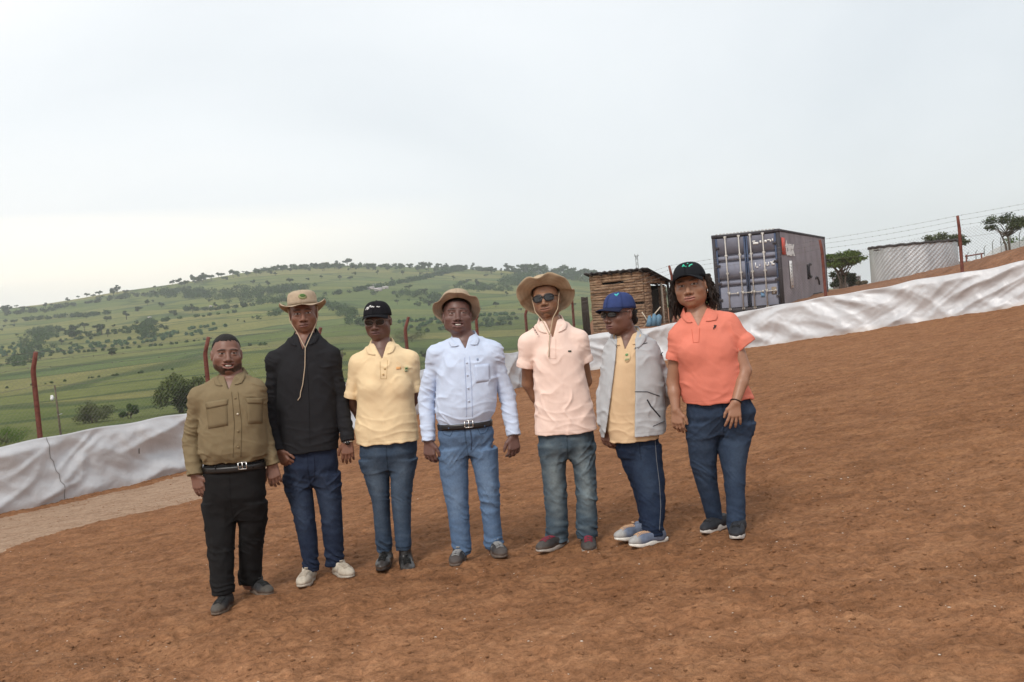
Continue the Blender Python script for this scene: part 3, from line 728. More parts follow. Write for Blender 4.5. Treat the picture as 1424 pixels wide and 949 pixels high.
# ------------------------------------------------------------------ shipping container
def steel_paint(name, c, rust, amt=.6):
    mt, t, b = material(name, .78, spec=.2); co = objco(t)
    n1 = noise_node(t, co, 1.1, 6, .65); n2 = noise_node(t, scaled(t, co, (5, 5, .7)), 1.5, 6, .7)
    k = ramp(t, n1, [(.3, tuple(v*.8 for v in c)), (.7, tuple(v*1.2 for v in c))])
    k = mixc(t, ramp(t, n2, [(.60, (0,0,0)), (.74, (amt,)*3)]), k, rust)
    t.links.new(k, b.inputs['Base Color']); bump(t, b, n1, .2, .02); return mt
M['cont'] = steel_paint('container_paint', (.30,.275,.295), (.26,.17,.12)); M['contdoor'] = steel_paint('door_paint', (.215,.222,.275), (.15,.085,.07), .5)
M['contframe'] = steel_paint('frame_paint', (.060,.055,.062), (.16,.07,.04), .8); M['rod'] = steel_paint('rod_zinc', (.50,.47,.43), (.30,.17,.10), .5)
M['white'] = material('white_lettering', .6, (.78,.77,.75))[0]; M['red'] = material('red_panel', .6, (.60,.10,.07))[0]; M['blue'] = material('blue_label', .5, (.22,.42,.66))[0]
CW, CL, CH = 2.44, 12.19, 2.9
pc = at(1083, 318, 36.0)
bear = math.atan2(pc.x, pc.y) + R(9.6)
Lx, Ly = math.sin(bear), math.cos(bear)
cont = empty('shipping_container', (pc.x, pc.y, pc.z-CH), -bear)      # local x to the right along the doors, y along the length; origin at the near door corner
tag(cont, 'grey blue shipping container with lock rods on its doors standing beyond the sheeting', 'container')
def corr(n, per, dep):
    out_ = []; 
    for i in range(n):
        s0 = i*per; out_ += [(s0, 0), (s0+per*.28, 0), (s0+per*.5, dep), (s0+per*.78, dep)]
    return out_ + [(n*per, 0)]
def wall_from(profile, z0, z1, axis, sign, base):
    mb_ = MB(); V = []; F = []
    for i, (s, d) in enumerate(profile):
        for z in (z0, z1):
            V.append((base+sign*-d, s, z) if axis == 'y' else (s, base+d, z))
        if i: F.append((2*i-2, 2*i, 2*i+1, 2*i-1))
    mb_.add(V, F); return mb_
pr = [(.12+s, d) for s, d in corr(43, (CL-.24)/43, .036)]
wall_from(pr, .15, CH-.10, 'y', 1, -.012).build('side_wall', M['cont'], cont)
wall_from(pr, .15, CH-.10, 'y', -1, -CW+.012).build('side_wall', M['cont'], cont)
mb = MB(); mb.box((-CW/2, CL-.05, CH/2), (CW-.3, .04, CH-.3)); mb.build('end_wall', M['cont'], cont)
mb = MB()
V = []; F = []
pf = corr(52, (CL-.2)/52, .02)
for i, (s, d) in enumerate(pf):
    V += [(-.06, .1+s, CH-.03-d), (-CW+.06, .1+s, CH-.03-d)]
    if i: F.append((2*i-2, 2*i-1, 2*i+1, 2*i))
mb.add(V, F); mb.build('roof', M['cont'], cont)
fr = MB()
for x_ in (-.06, -CW+.06):
    for y_ in (.07, CL-.07): fr.box((x_, y_, CH/2), (.12, .14, CH-.24))
    fr.box((x_, CL/2, CH-.055), (.10, CL-.3, .10)); fr.box((x_, CL/2, .075), (.10, CL-.3, .15))
for y_ in (.055, CL-.055):
    fr.box((-CW/2, y_, CH-.07), (CW-.26, .11, .12)); fr.box((-CW/2, y_, .09), (CW-.26, .11, .16))
fr.build('frame', M['contframe'], cont)
for x_ in (-.08, -CW+.08):
    for y_ in (.08, CL-.08):
        for z_ in (.06, CH-.06):
            mb = MB(); mb.box((x_, y_, z_), (.178, .178, .118)); mb.build('corner_casting', M['contframe'], cont)
mb = MB()                                                              # bright worn tips of the roof corrugation over the doors
for i in range(17): mb.box((-.2-i*(CW-.4)/16, .03, CH+.012), (.075, .07, .022))
mb.build('header_studs', M['rod'], cont)
dz0, dz1 = .20, CH-.15
grooves = [.245, .335, .60, .69]
for k_, (xa, xb) in enumerate(((-CW+.13, -CW/2-.012), (-CW/2+.012, -.13))):
    prof = [(dz1, 0)]
    for gfr in grooves:
        zc_ = dz1-(dz1-dz0)*gfr
        prof += [(zc_+.045, 0), (zc_+.035, .10), (zc_-.030, .10), (zc_-.055, 0)]
    prof.append((dz0, 0))
    mb = MB(); V = []; F = []
    for i, (z_, d) in enumerate(prof):
        V += [(xa+.06, .02+d, z_), (xb-.06, .02+d, z_)]
        if i: F.append((2*i-2, 2*i-1, 2*i+1, 2*i))
    mb.add(V, F)
    dr = mb.build('door', M['contdoor'], cont)
    mb = MB(); mb.box((xa+.03, .018, (dz0+dz1)/2), (.06, .05, dz1-dz0)); mb.box((xb-.03, .018, (dz0+dz1)/2), (.06, .05, dz1-dz0))
    mb.build('gasket', material('door_gasket', .7, (.055,.075,.13))[0], dr)
    for q, fx_ in enumerate((.34, .80) if k_ == 0 else (.16, .58)):
        x_ = xa+(xb-xa)*fx_
        mb = MB(); mb.tube([(x_, -.045, .10), (x_, -.045, CH-.08)], .024, 8)
        for z_ in (.14, .75, 1.45, 2.1, CH-.12): mb.box((x_, -.02, z_), (.10, .055, .07))
        mb.build('lock_rod', M['rod'], dr)
        mb = MB(); zz = dz0+(dz1-dz0)*.20
        mb.box((x_+.17, -.045, zz), (.36, .025, .035)); mb.box((x_+.33, -.035, zz), (.06, .06, .09)); mb.box((x_+.02, -.05, zz), (.06, .05, .10))
        mb.build('handle', M['rod'], dr)
    for z_ in (.5, 1.1, 1.75, 2.4):
        mb = MB(); xx = xa+.015 if k_ == 0 else xb-.015
        mb.tube([(xx, -.01, z_-.07), (xx, -.01, z_+.07)], .022, 6); mb.box((xx+(.05 if k_ == 0 else -.05), -.012, z_), (.12, .02, .08)); mb.build('hinge', M['contframe'], dr)
# worn white markings on the right door (illegible in the photograph: strokes only)
mb = MB(); xa, xb = -CW/2+.012, -.13; wd_ = xb-xa
def stroke(fx0, fx1, fz, h, y_=-.004):
    z_ = dz1-(dz1-dz0)*fz; mb.box((xa+wd_*(fx0+fx1)/2, y_, z_), (wd_*(fx1-fx0), .006, h))
for a_, b_, f_, h_ in ((.22,.32,.085,.05),(.24,.42,.115,.08),(.46,.52,.10,.09),(.62,.70,.10,.10),(.72,.80,.085,.05),(.80,.84,.10,.08),(.87,.91,.09,.09),
                      (.26,.29,.42,.17),(.29,.36,.455,.04),(.40,.43,.43,.05),(.60,.63,.42,.14),(.64,.68,.44,.05),(.69,.72,.42,.14),(.76,.80,.40,.05),(.80,.84,.42,.14),(.84,.90,.43,.06),(.84,.88,.39,.04)):
    stroke(a_, b_, f_, h_)
mb.build('door_marking', M['white'], cont)
mb = MB(); stroke(.38, .50, .84, .20); mb.build('blue_label', M['blue'], cont)
mb = MB(); stroke(.74, .90, .80, .26); mb.build('rating_plate', material('plate_ochre', .6, (.26,.20,.14))[0], cont)
mb = MB(); stroke(.80, .83, .82, .12, -.010); mb.build('door_sticker', M['white'], cont)
# side: red block, white company letters, upright number strip
sxo = .003
mb = MB(); mb.box((sxo+.004, .72, CH-.62), (.006, .75, .62)); mb.build('red_panel', M['red'], cont)
def text_mesh(txt, name, mat, parent, size, sx_=1.0, bold=.0):
    cu = bpy.data.curves.new(name, 'FONT'); cu.body = txt; cu.size = size; cu.extrude = .002; cu.offset = bold; cu.resolution_u = 3
    o = bpy.data.objects.new(name, cu); COL.objects.link(o)
    dg = bpy.context.evaluated_depsgraph_get(); me = bpy.data.meshes.new_from_object(o.evaluated_get(dg)); bpy.data.objects.remove(o); bpy.data.curves.remove(cu)
    n = len(me.vertices); V = np.empty(n*3, np.float32); me.vertices.foreach_get('co', V); V = V.reshape(-1, 3)
    fcs = [list(p.vertices) for p in me.polygons]; bpy.data.meshes.remove(me)
    V[:, 0] *= sx_
    me = bpy.data.meshes.new(name); me.from_pydata(V.tolist(), [], fcs); me.materials.append(mat); me.update()
    o = bpy.data.objects.new(name, me); COL.objects.link(o); o.parent = parent; return o
o = text_mesh('tex', 'company_letters', M['white'], cont, .80, 1.75, .045); o.rotation_euler = (R(90), 0, R(90)); o.location = (sxo+.008, 1.12, CH-.92)
mb = MB(); mb.box((sxo+.004, 2.0, 1.24), (.006, .62, 1.02)); mb.build('number_strip', M['white'], cont)
mb = MB()
for z_ in np.arange(.85, 1.70, .13): mb.box((sxo+.009, 2.0+.05*math.sin(z_*9), z_), (.004, .22, .05))
mb.build('number_strip_marks', material('strip_grey', .7, (.45,.45,.46))[0], cont)
mb = MB()
for a0, a1, cy, cz, rr_ in ((60, 300, 6.9, 1.35, .28), (20, 120, 8.6, .55, .5)):
    mb.tube([(sxo+.008, cy+rr_*1.5*math.cos(R(a)), cz+rr_*math.sin(R(a))) for a in np.linspace(a0, a1, 14)], .04, 5)
mb.tube([(sxo+.008, 6.1, 1.6), (sxo+.008, 6.2, 1.0)], .045, 5); mb.box((sxo+.01, 8.6, .33), (.02, 2.6, .09)); mb.build('black_smear', material('black_smear', .8, (.03,.03,.035))[0], cont)

# ------------------------------------------------------------------ hut
mt, t, b = material('mud_and_slab_wall', .95, spec=.1); co = objco(t)
n1 = noise_node(t, scaled(t, co, (2.2, 2.2, 9)), 2.2, 6, .65, .6); n2 = noise_node(t, scaled(t, co, (1, 1, 3.5)), 5, 5, .7)
c = ramp(t, n1, [(.30, (.12,.07,.048)), (.46, (.27,.165,.105)), (.58, (.36,.235,.15)), (.75, (.50,.40,.29))])
c = mixc(t, .6, c, ramp(t, n2, [(.3, (.5,.46,.42)), (.55, (1,1,1)), (.75, (1.2,1.2,1.2))]), 'MULTIPLY'); t.links.new(c, b.inputs['Base Color']); bump(t, b, n1, .8, .05); M['mud'] = mt
M['oldwood'] = steel_paint('old_dark_wood', (.045,.035,.03), (.10,.07,.05), .6); M['roofing'] = steel_paint('dark_roofing', (.05,.045,.045), (.13,.08,.05), .7)
M['lime'] = material('pale_timber', .9, (.55,.46,.36))[0]
ph = at(893, 380, 34.0); hb = math.atan2(ph.x, ph.y) + R(19)
zt = at(893, 377, 34.0).z; z0h = .30
hut = empty('hut', (ph.x, ph.y, z0h), -hb); tag(hut, 'small mud walled hut with a flat dark roof behind the blue cap', 'hut')
Hh = zt-z0h; Wh, Dh = 1.90, 2.3
def rough_wall(p0, p1, za, zb_a, zb_b, th, seed, hole=None):
    """slab wall of irregular courses; hole = (s0, s1, z0, z1) leaves a real opening"""
    mb_ = MB(); g_ = np.random.default_rng(seed); p0 = np.array(p0); p1 = np.array(p1); Ln = np.linalg.norm(p1-p0); u_ = (p1-p0)/Ln; nrm_ = np.array((u_[1], -u_[0]))
    z = za
    while z < max(zb_a, zb_b)-.02:
        hh = g_.uniform(.07, .12); s = 0
        while s < Ln-.01:
            ll = min(g_.uniform(.35, .9), Ln-s)
            top_ = zb_a+(zb_b-zb_a)*(s+ll/2)/Ln
            zz1 = min(z+hh, top_)
            if zz1 > z+.01 and g_.uniform() > .05 and not (hole and s+ll > hole[0]+.02 and s < hole[1]-.02 and z+hh/2 > hole[2] and z+hh/2 < hole[3]):
                o_ = g_.uniform(-.016, .016); c2 = p0+u_*(s+ll/2)+nrm_*o_
                rot = np.array(((u_[0], -u_[1], 0), (u_[1], u_[0], 0), (0, 0, 1)))
                mb_.box((c2[0], c2[1], (z+zz1)/2), (ll-.002, th*g_.uniform(.9, 1.1), zz1-z-.002), rot)
            s += ll
            if hole and s-ll < hole[0] < s: pass
        z += hh
    return mb_
drop = .42
rough_wall((-Wh, 0), (0, 0), -.2, Hh, Hh, .12, 5).build('front_wall', M['mud'], hut)
mbw = rough_wall((.0, .06), (0, .62), -.2, Hh-.02, Hh-.12, .12, 6); b2 = rough_wall((0, 1.75), (0, Dh), -.2, Hh-drop*.75, Hh-drop, .12, 7); b3 = rough_wall((0, .62), (0, 1.75), Hh-.44, Hh-.14, Hh-drop*.74, .12, 8)
for q in (b2, b3):
    for v_, c_ in zip(q.v, q.c): pass
    mbw.f4 += [[i+mbw.n for i in f_] for f_ in q.f4]; mbw.v += q.v; mbw.c += q.c; mbw.n += q.n
mbw.build('side_wall', M['mud'], hut)
mb = MB(); mb.box((-Wh/2, .055, (Hh-.1)/2), (Wh-.1, .02, Hh-.12)); mb.build('dark_gap_backing', M['dark'], hut)  # added black board standing in for the shade inside the slab gaps
rough_wall((-Wh, .06), (-Wh, Dh), -.2, Hh-.02, Hh-drop, .12, 9).build('side_wall', M['mud'], hut)
mb = MB(); mb.box((-Wh/2, Dh, (Hh-drop)/2-.1), (Wh, .08, Hh-drop)); mb.build('back_wall', M['oldwood'], hut)
mb = MB()
nrf = 24
V = []; F = []
for i in range(nrf+1):
    x_ = -Wh-.16+(Wh+.42)*i/nrf; dz_ = .022*math.sin(i*2.6)
    for j, (y_, z_) in enumerate(((-.16, Hh+.05), (Dh+.25, Hh+.03-drop*1.18))):
        for s_ in (0, .05): V.append((x_, y_, z_+dz_+s_))
    if i:
        o_ = 4*i; p_ = o_-4
        F += [(p_, p_+2, o_+2, o_), (p_+1, o_+1, o_+3, p_+3), (p_, o_, o_+1, p_+1), (p_+2, p_+3, o_+3, o_+2)]
mb.add(V, F); mb.build('roof', M['roofing'], hut)
mb = MB()
for i in range(6): mb.tube([(-Wh+.1+i*.36, -.30+random.uniform(-.08, .05), Hh+.02), (-Wh+.1+i*.36, Dh+.3, Hh-drop*1.2)], .035, 6)
mb.build('rafter', M['oldwood'], hut)
mb = MB(); mb.tube([(.14, Dh+.02, -.2), (.13, Dh, Hh-drop)], .045, 6); mb.build('post', M['oldwood'], hut)
mb = MB(); mb.tube([(.08, 1.72, -.2), (.08, 1.70, Hh-.45)], .04, 6); mb.build('door_jamb', M['lime'], hut)
p = at(815, 440, 33.6); zt2 = at(815, 410, 33.6).z
bd = empty('timber_stack', (p.x, p.y, .3)); tag(bd, 'upright bundle of black poles at the left corner of the hut', 'poles')
for i in range(4):
    mb = MB(); mb.tube([(-.09+.06*i, .02*(i % 2), -.3), (-.10+.06*i, .03, (zt2-.3)*.6), (-.09+.055*i, 0, zt2-.3-random.uniform(0, .1))], .036, 6); mb.build('pole', M['oldwood'], bd)
p = at(910, 448, 33.2); bu = empty('blue_bundle', (p.x, p.y, tz(p.x, p.y))); tag(bu, 'crumpled blue plastic bundle lying by the doorway of the hut', 'bundle')
g = np.random.default_rng(3); mb = MB()
for i in range(3): mb.tube([(-.2+.16*i, 0, .0), (-.2+.16*i+.05, .03, .16+.08*i), (-.14+.16*i, .05, .36+.05*(i % 2))], [.09, .10, .04], 8)
mb.build('sacking', material('blue_plastic', .5, (.10,.20,.29))[0], bu, True)
for i, (a, b_) in enumerate((((-.35,.1,0),(.25,.05,.62)), ((-.1,.1,0),(-.38,.06,.5)))):
    q = empty('stick', (p.x, p.y, tz(p.x, p.y))); tag(q, ('pale stick leaning to the right over the blue bundle by the hut', 'pale stick leaning to the left by the blue bundle at the hut')[i], 'stick', 'sticks by the hut')
    mb = MB(); mb.tube([a, b_], .02, 6); mb.build('shaft', M['lime'], q)

# ------------------------------------------------------------------ round steel tank and what stands near it
mt, t, b = material('galvanised_sheet', .42, spec=.5, metal=.65); co = objco(t); n = noise_node(t, scaled(t, co, (1, 1, .4)), 1.6, 6, .6)
t.links.new(ramp(t, n, [(.3, (.46,.48,.50)), (.7, (.62,.64,.66))]), b.inputs['Base Color']); M['galv'] = mt
Yt = 82.0; pt = at(1271, 372, Yt); Rt = 115/2/FPX*Yt*.99; ztop = at(1271, 341, Yt).z; zb0 = tz(pt.x, pt.y)-.3
tank = empty('water_tank', (pt.x, pt.y, zb0)); tag(tank, 'low round galvanised steel water tank beyond the soil bank', 'tank'); Ht = ztop-zb0
nth, nzz = 260, 60; th = np.linspace(0, 2*math.pi, nth, endpoint=False); zz = np.linspace(0, Ht, nzz)
TH, ZZ = np.meshgrid(th, zz, indexing='ij')
RRt = Rt + .012*np.cos(2*math.pi*(ZZ/.36) - 52*TH) + .012*np.sign(np.sin(TH*14))
Vt = np.stack([RRt*np.cos(TH), RRt*np.sin(TH), ZZ], -1).reshape(-1, 3); I = np.arange(nth*nzz).reshape(nth, nzz); I2 = np.roll(I, -1, 0)
mesh_np('shell', Vt, np.stack([I[:,:-1], I2[:,:-1], I2[:,1:], I[:,1:]], -1).reshape(-1, 4), M['galv'], tank, True)
mb = MB(); mb.tube([((Rt+.03)*math.cos(a), (Rt+.03)*math.sin(a), Ht+.05+.03*math.sin(a*22)) for a in np.linspace(0, 2*math.pi, 120)], .11, 6, cap=False); mb.build('rim', M['roofing'], tank, True)
mb = MB(); V = [(0,0,Ht+.12)]+[(Rt*math.cos(a), Rt*math.sin(a), Ht+.04) for a in np.linspace(0, 2*math.pi, 48, endpoint=False)]; mb.add(V, [(0, i+1, (i+1) % 48+1) for i in range(48)]); mb.build('cover', M['roofing'], tank)
mb = MB(); mb.tube([(-Rt*.94, -Rt*.3, Ht-.18), (-Rt*1.08, -Rt*.36, Ht-.22)], .05, 6); mb.build('spout', M['roofing'], tank)

M['farwhite'] = material('far_white_sheet', .6, (.66,.66,.67))[0]
ff = [(1338, 100), (1350, 102), (1362, 104), (1374, 104), (1386, 103), (1398, 102), (1411, 101), (1424, 100), (1440, 98)]
pts = [ground_at(a, Y) for a, Y in ff]
f2 = empty('site_fence', pts[0]); tag(f2, 'distant fence of bent posts with a white band on the skyline at the right', 'fence')
o0 = np.array(pts[0])
for i, p in enumerate(pts[1:]):
    q = np.array(p)-o0; mb = MB(); mb.tube([q+(0,0,-.4), q+(0,0,1.75), q+(.14,-.1,2.05)], .05, 5); mb.build('post', M['steel'], f2)
mb = MB()
V = []; F = []
for i, p in enumerate(pts):
    q = np.array(p)-o0; V += [q+(0,-.08,-.3), q+(0,-.08,1.0+.06*math.sin(i*2))]
    if i: F.append((2*i-2, 2*i, 2*i+1, 2*i-1))
mb.add(V, F); mb.build('white_band', M['farwhite'], f2)
def shed(name, pxl, pxr, ytop, Y, wall, roof, label):
    p = ground_at((pxl+pxr)/2, Y); W = (pxr-pxl)/FPX*Y; H = at((pxl+pxr)/2, ytop, Y).z-p.z
    s = empty(name, p, -math.atan2(p.x, p.y)); tag(s, label, 'shed')
    mb = MB(); mb.box((0, 1, H*.4), (W*.94, 2, H*.86)); mb.build('wall', wall, s)
    mb = MB(); V = [(-W/2,-.2,H*.84),(W/2,-.2,H*.84),(W/2,2.2,H*.84),(-W/2,2.2,H*.84),(-W/2,1,H),(W/2,1,H)]; mb.add(V, [(0,1,5,4),(2,3,4,5),(0,4,3),(1,2,5),(0,3,2,1)]); mb.build('roof', roof, s)
    mb = MB(); mb.box((W*.12, -.012, H*.3), (W*.14, .03, H*.5)); mb.build('door', M['dark'], s)
shed('shed', 1331, 1353, 361, 94, M['farwhite'], M['farwhite'], 'low white shed between the steel tank and the right fence post')
shed('shed', 1160, 1200, 383, 90, material('grey_wall', .9, (.30,.29,.29))[0], M['farwhite'], 'low grey shed with a white roof under the green acacia')
p = ground_at(1361, 92); gt = empty('gate_rail', p); tag(gt, 'red painted barrier rail on two posts by the distant white fence', 'barrier')
mb = MB(); mb.tube([(-.9,0,1.15),(.9,0.2,1.3)], .07, 6); mb.build('rail', M['post'], gt)
for x_ in (-.8, .6): mb = MB(); mb.tube([(x_,.05,-.3),(x_,.05,1.3)], .07, 6); mb.build('post', M['post'], gt)
# ------------------------------------------------------------------ people: surfaces grown from blended volumes
from mathutils.bvhtree import BVHTree
def axis(lo, hi, step, fine=()):
    out_ = [lo]
    while out_[-1] < hi:
        x = out_[-1]; s = step
        for a, b, fs in fine:
            if a-.002 <= x < b: s = min(s, fs)
        out_.append(x+s)
    return np.array(out_, np.float32)
def smin(a, b, k):
    if np.isscalar(k) and k <= 0: return np.minimum(a, b)
    h = np.clip(.5+.5*(b-a)/k, 0, 1); return b*(1-h)+a*h-k*h*(1-h)
def cone(p0, p1, ra, rb):
    p0 = np.array(p0, np.float32); p1 = np.array(p1, np.float32); d = p1-p0; dd = float(d@d)+1e-9
    def f(X, Y, Z):
        px, py, pz = X-p0[0], Y-p0[1], Z-p0[2]
        t = np.clip((px*d[0]+py*d[1]+pz*d[2])/dd, 0, 1)
        return np.sqrt((px-t*d[0])**2+(py-t*d[1])**2+(pz-t*d[2])**2)-(ra+(rb-ra)*t)
    r = max(ra, rb); return f, np.minimum(p0, p1)-r, np.maximum(p0, p1)+r
def ell(c, r, rot=None):
    c = np.array(c, np.float32); r = np.array(r, np.float32); A = np.eye(3) if rot is None else np.array(rot)
    def f(X, Y, Z):
        x, y, z = X-c[0], Y-c[1], Z-c[2]
        q = [(A[0,i]*x+A[1,i]*y+A[2,i]*z) for i in range(3)]
        k0 = np.sqrt(sum((q[i]/r[i])**2 for i in range(3))); k1 = np.sqrt(sum((q[i]/r[i]**2)**2 for i in range(3)))+1e-6
        return k0*(k0-1)/k1
    e = np.abs(A)@r; return f, c-e, c+e
def loft(rows, n=2.3, grow=0.0, cut=True, wave=0.0):
    """rows (z, cx, cy, a, b), horizontal slices"""
    rows = np.array(sorted(rows), float); z = rows[:,0]
    zz = np.linspace(z[0], z[-1], 160)
    def sm(v):
        w_ = np.interp(zz, z, v); k = np.hanning(19); k /= k.sum()
        return np.convolve(np.pad(w_, 9, mode='edge'), k, 'valid')
    cx, cy, a, b = (sm(rows[:,i]) for i in range(1, 5)); a = a+grow; b = b+grow
    def f(X, Y, Z):
        g = lambda v: np.interp(Z.ravel(), zz, v).reshape(Z.shape).astype(np.float32)
        A, B = g(a), g(b)
        d = ((np.abs(X-g(cx))/A)**n+(np.abs(Y-g(cy))/B)**n)**(1/n)
        d = (d-1)*np.minimum(A, B)
        if cut:
            zb = z[0]+(wave*(noise3(X*6+z[0]*9, Y*6, 0.5)+.35*noise3(X*21, Y*17, 2.5)) if wave else 0)
            d = np.maximum(d, np.maximum(Z-z[-1], zb-Z))
        return d
    return f, np.array([(cx-a).min(), (cy-b).min(), z[0]]), np.array([(cx+a).max(), (cy+b).max(), z[-1]])
class Field:
    def __init__(s, xs, ys, zs): s.ax = (xs, ys, zs); s.f = np.full((len(xs), len(ys), len(zs)), .5, np.float32)
    def reg(s, lo, hi, m):
        sl = []
        for a, l, h in zip(s.ax, lo, hi):
            i0 = max(int(np.searchsorted(a, l-m))-1, 0); i1 = min(int(np.searchsorted(a, h+m))+1, len(a)); sl.append(slice(i0, max(i1, i0+1)))
        X = s.ax[0][sl[0]][:,None,None]; Y = s.ax[1][sl[1]][None,:,None]; Z = s.ax[2][sl[2]][None,None,:]
        return tuple(sl), X, Y, Z
    def add(s, p, k=0.0, m=.045, cutp=None):
        f, lo, hi = p; sl, X, Y, Z = s.reg(lo, hi, m); d = f(X, Y, Z)
        if cutp is not None:
            c, nv = cutp; d = np.maximum(d, (X-c[0])*nv[0]+(Y-c[1])*nv[1]+(Z-c[2])*nv[2])
        s.f[sl] = smin(s.f[sl], d, k(Z) if callable(k) else k)
    def sub(s, p, k=0.0, m=.03):
        f, lo, hi = p; sl, X, Y, Z = s.reg(lo, hi, m); d = f(X, Y, Z)
        s.f[sl] = -smin(-s.f[sl], d, k)
    def disp(s, fn, band=.03):
        i = np.nonzero(np.abs(s.f) < band)
        s.f[i] += fn(s.ax[0][i[0]], s.ax[1][i[1]], s.ax[2][i[2]]).astype(np.float32)
    def mesh(s):
        f = s.f; neg = f < 0; nx, ny, nz = f.shape
        c = np.zeros((nx-1, ny-1, nz-1), np.int8)
        for i in (0, 1):
            for j in (0, 1):
                for k in (0, 1): c += neg[i:nx-1+i, j:ny-1+j, k:nz-1+k]
        act = (c > 0) & (c < 8); ids = np.full(act.shape, -1, np.int32); I, J, K = np.nonzero(act); n = len(I); ids[I, J, K] = np.arange(n)
        xs, ys, zs = s.ax; P = np.zeros((n, 3)); W = np.zeros(n)
        corner = lambda i, j, k: (f[I+i, J+j, K+k], xs[I+i], ys[J+j], zs[K+k])
        for a in range(3):
            for o1 in (0, 1):
                for o2 in (0, 1):
                    o = [o1, o2]; o.insert(a, 0); q = list(o); q[a] = 1
                    A = corner(*o); B = corner(*q); m_ = (A[0] < 0) != (B[0] < 0)
                    t = np.where(m_, A[0]/np.where(m_, A[0]-B[0], 1), 0)
                    for d in range(3): P[:, d] += np.where(m_, A[1+d]+(B[1+d]-A[1+d])*t, 0)
                    W += m_
        P /= W[:, None]
        Q = []
        e = neg[:-1,1:-1,1:-1] != neg[1:,1:-1,1:-1]; a, b, g = np.nonzero(e); b += 1; g += 1; fl_ = neg[a, b, g]
        q = np.stack([ids[a,b-1,g-1], ids[a,b,g-1], ids[a,b,g], ids[a,b-1,g]], -1); Q.append(np.where(fl_[:,None], q, q[:, ::-1]))
        e = neg[1:-1,:-1,1:-1] != neg[1:-1,1:,1:-1]; a, b, g = np.nonzero(e); a += 1; g += 1; fl_ = neg[a, b, g]
        q = np.stack([ids[a-1,b,g-1], ids[a-1,b,g], ids[a,b,g], ids[a,b,g-1]], -1); Q.append(np.where(fl_[:,None], q, q[:, ::-1]))
        e = neg[1:-1,1:-1,:-1] != neg[1:-1,1:-1,1:]; a, b, g = np.nonzero(e); a += 1; b += 1; fl_ = neg[a, b, g]
        q = np.stack([ids[a-1,b-1,g], ids[a,b-1,g], ids[a,b,g], ids[a-1,b,g]], -1); Q.append(np.where(fl_[:,None], q, q[:, ::-1]))
        return P, np.concatenate(Q)

M['skin'] = attr_mat('skin', .46, spec=.42, weave=160, wstr=.10, mottle=.07, mscale=45)
M['cotton'] = attr_mat('cotton', .92, spec=.12, weave=420, wstr=.22, mottle=.07, mscale=18)
M['pique'] = attr_mat('pique_cotton', .95, spec=.10, weave=520, wstr=.30, mottle=.05, mscale=14)
M['denim'] = attr_mat('denim', .93, spec=.12, weave=650, wstr=.45, mottle=.15, mscale=70)
M['twill'] = attr_mat('black_twill', .9, spec=.15, weave=400, wstr=.2, mottle=.2, mscale=20)
M['shoe'] = attr_mat('shoe_upper', .7, spec=.3, weave=90, wstr=.3, mottle=.3, mscale=24)
M['leather'] = attr_mat('leather', .38, spec=.5, weave=60, wstr=.2, mottle=.15, mscale=25)
M['hair'] = attr_mat('hair', .7, spec=.3, weave=240, wstr=.8, mottle=.3, mscale=120)
M['canvas'] = attr_mat('hat_canvas', .95, spec=.1, weave=420, wstr=.25, mottle=.12, mscale=30)
M['lens'] = material('dark_lens', .08, (.012,.011,.012), spec=.6)[0]
M['metalbit'] = material('bright_metal', .25, (.75,.74,.72), metal=.9)[0]
M['thread'] = attr_mat('thread', .9, mottle=.05)

def lerp(a, b, t): return np.array(a)*(1-t)+np.array(b)*t
def grid_obj(name, G, mat, parent, col, thick=.003, smooth=True):
    G = np.asarray(G); a, b = G.shape[:2]; I = np.arange(a*b).reshape(a, b)
    o = mesh_np(name, G.reshape(-1, 3), np.stack([I[:-1,:-1], I[1:,:-1], I[1:,1:], I[:-1,1:]], -1).reshape(-1, 4), mat, parent, smooth, col=np.tile(col, (a*b, 1)) if np.ndim(col) == 1 else np.asarray(col).reshape(-1, 3))
    if thick: md_ = o.modifiers.new('thickness', 'SOLIDIFY'); md_.thickness = thick; md_.offset = 0
    return o

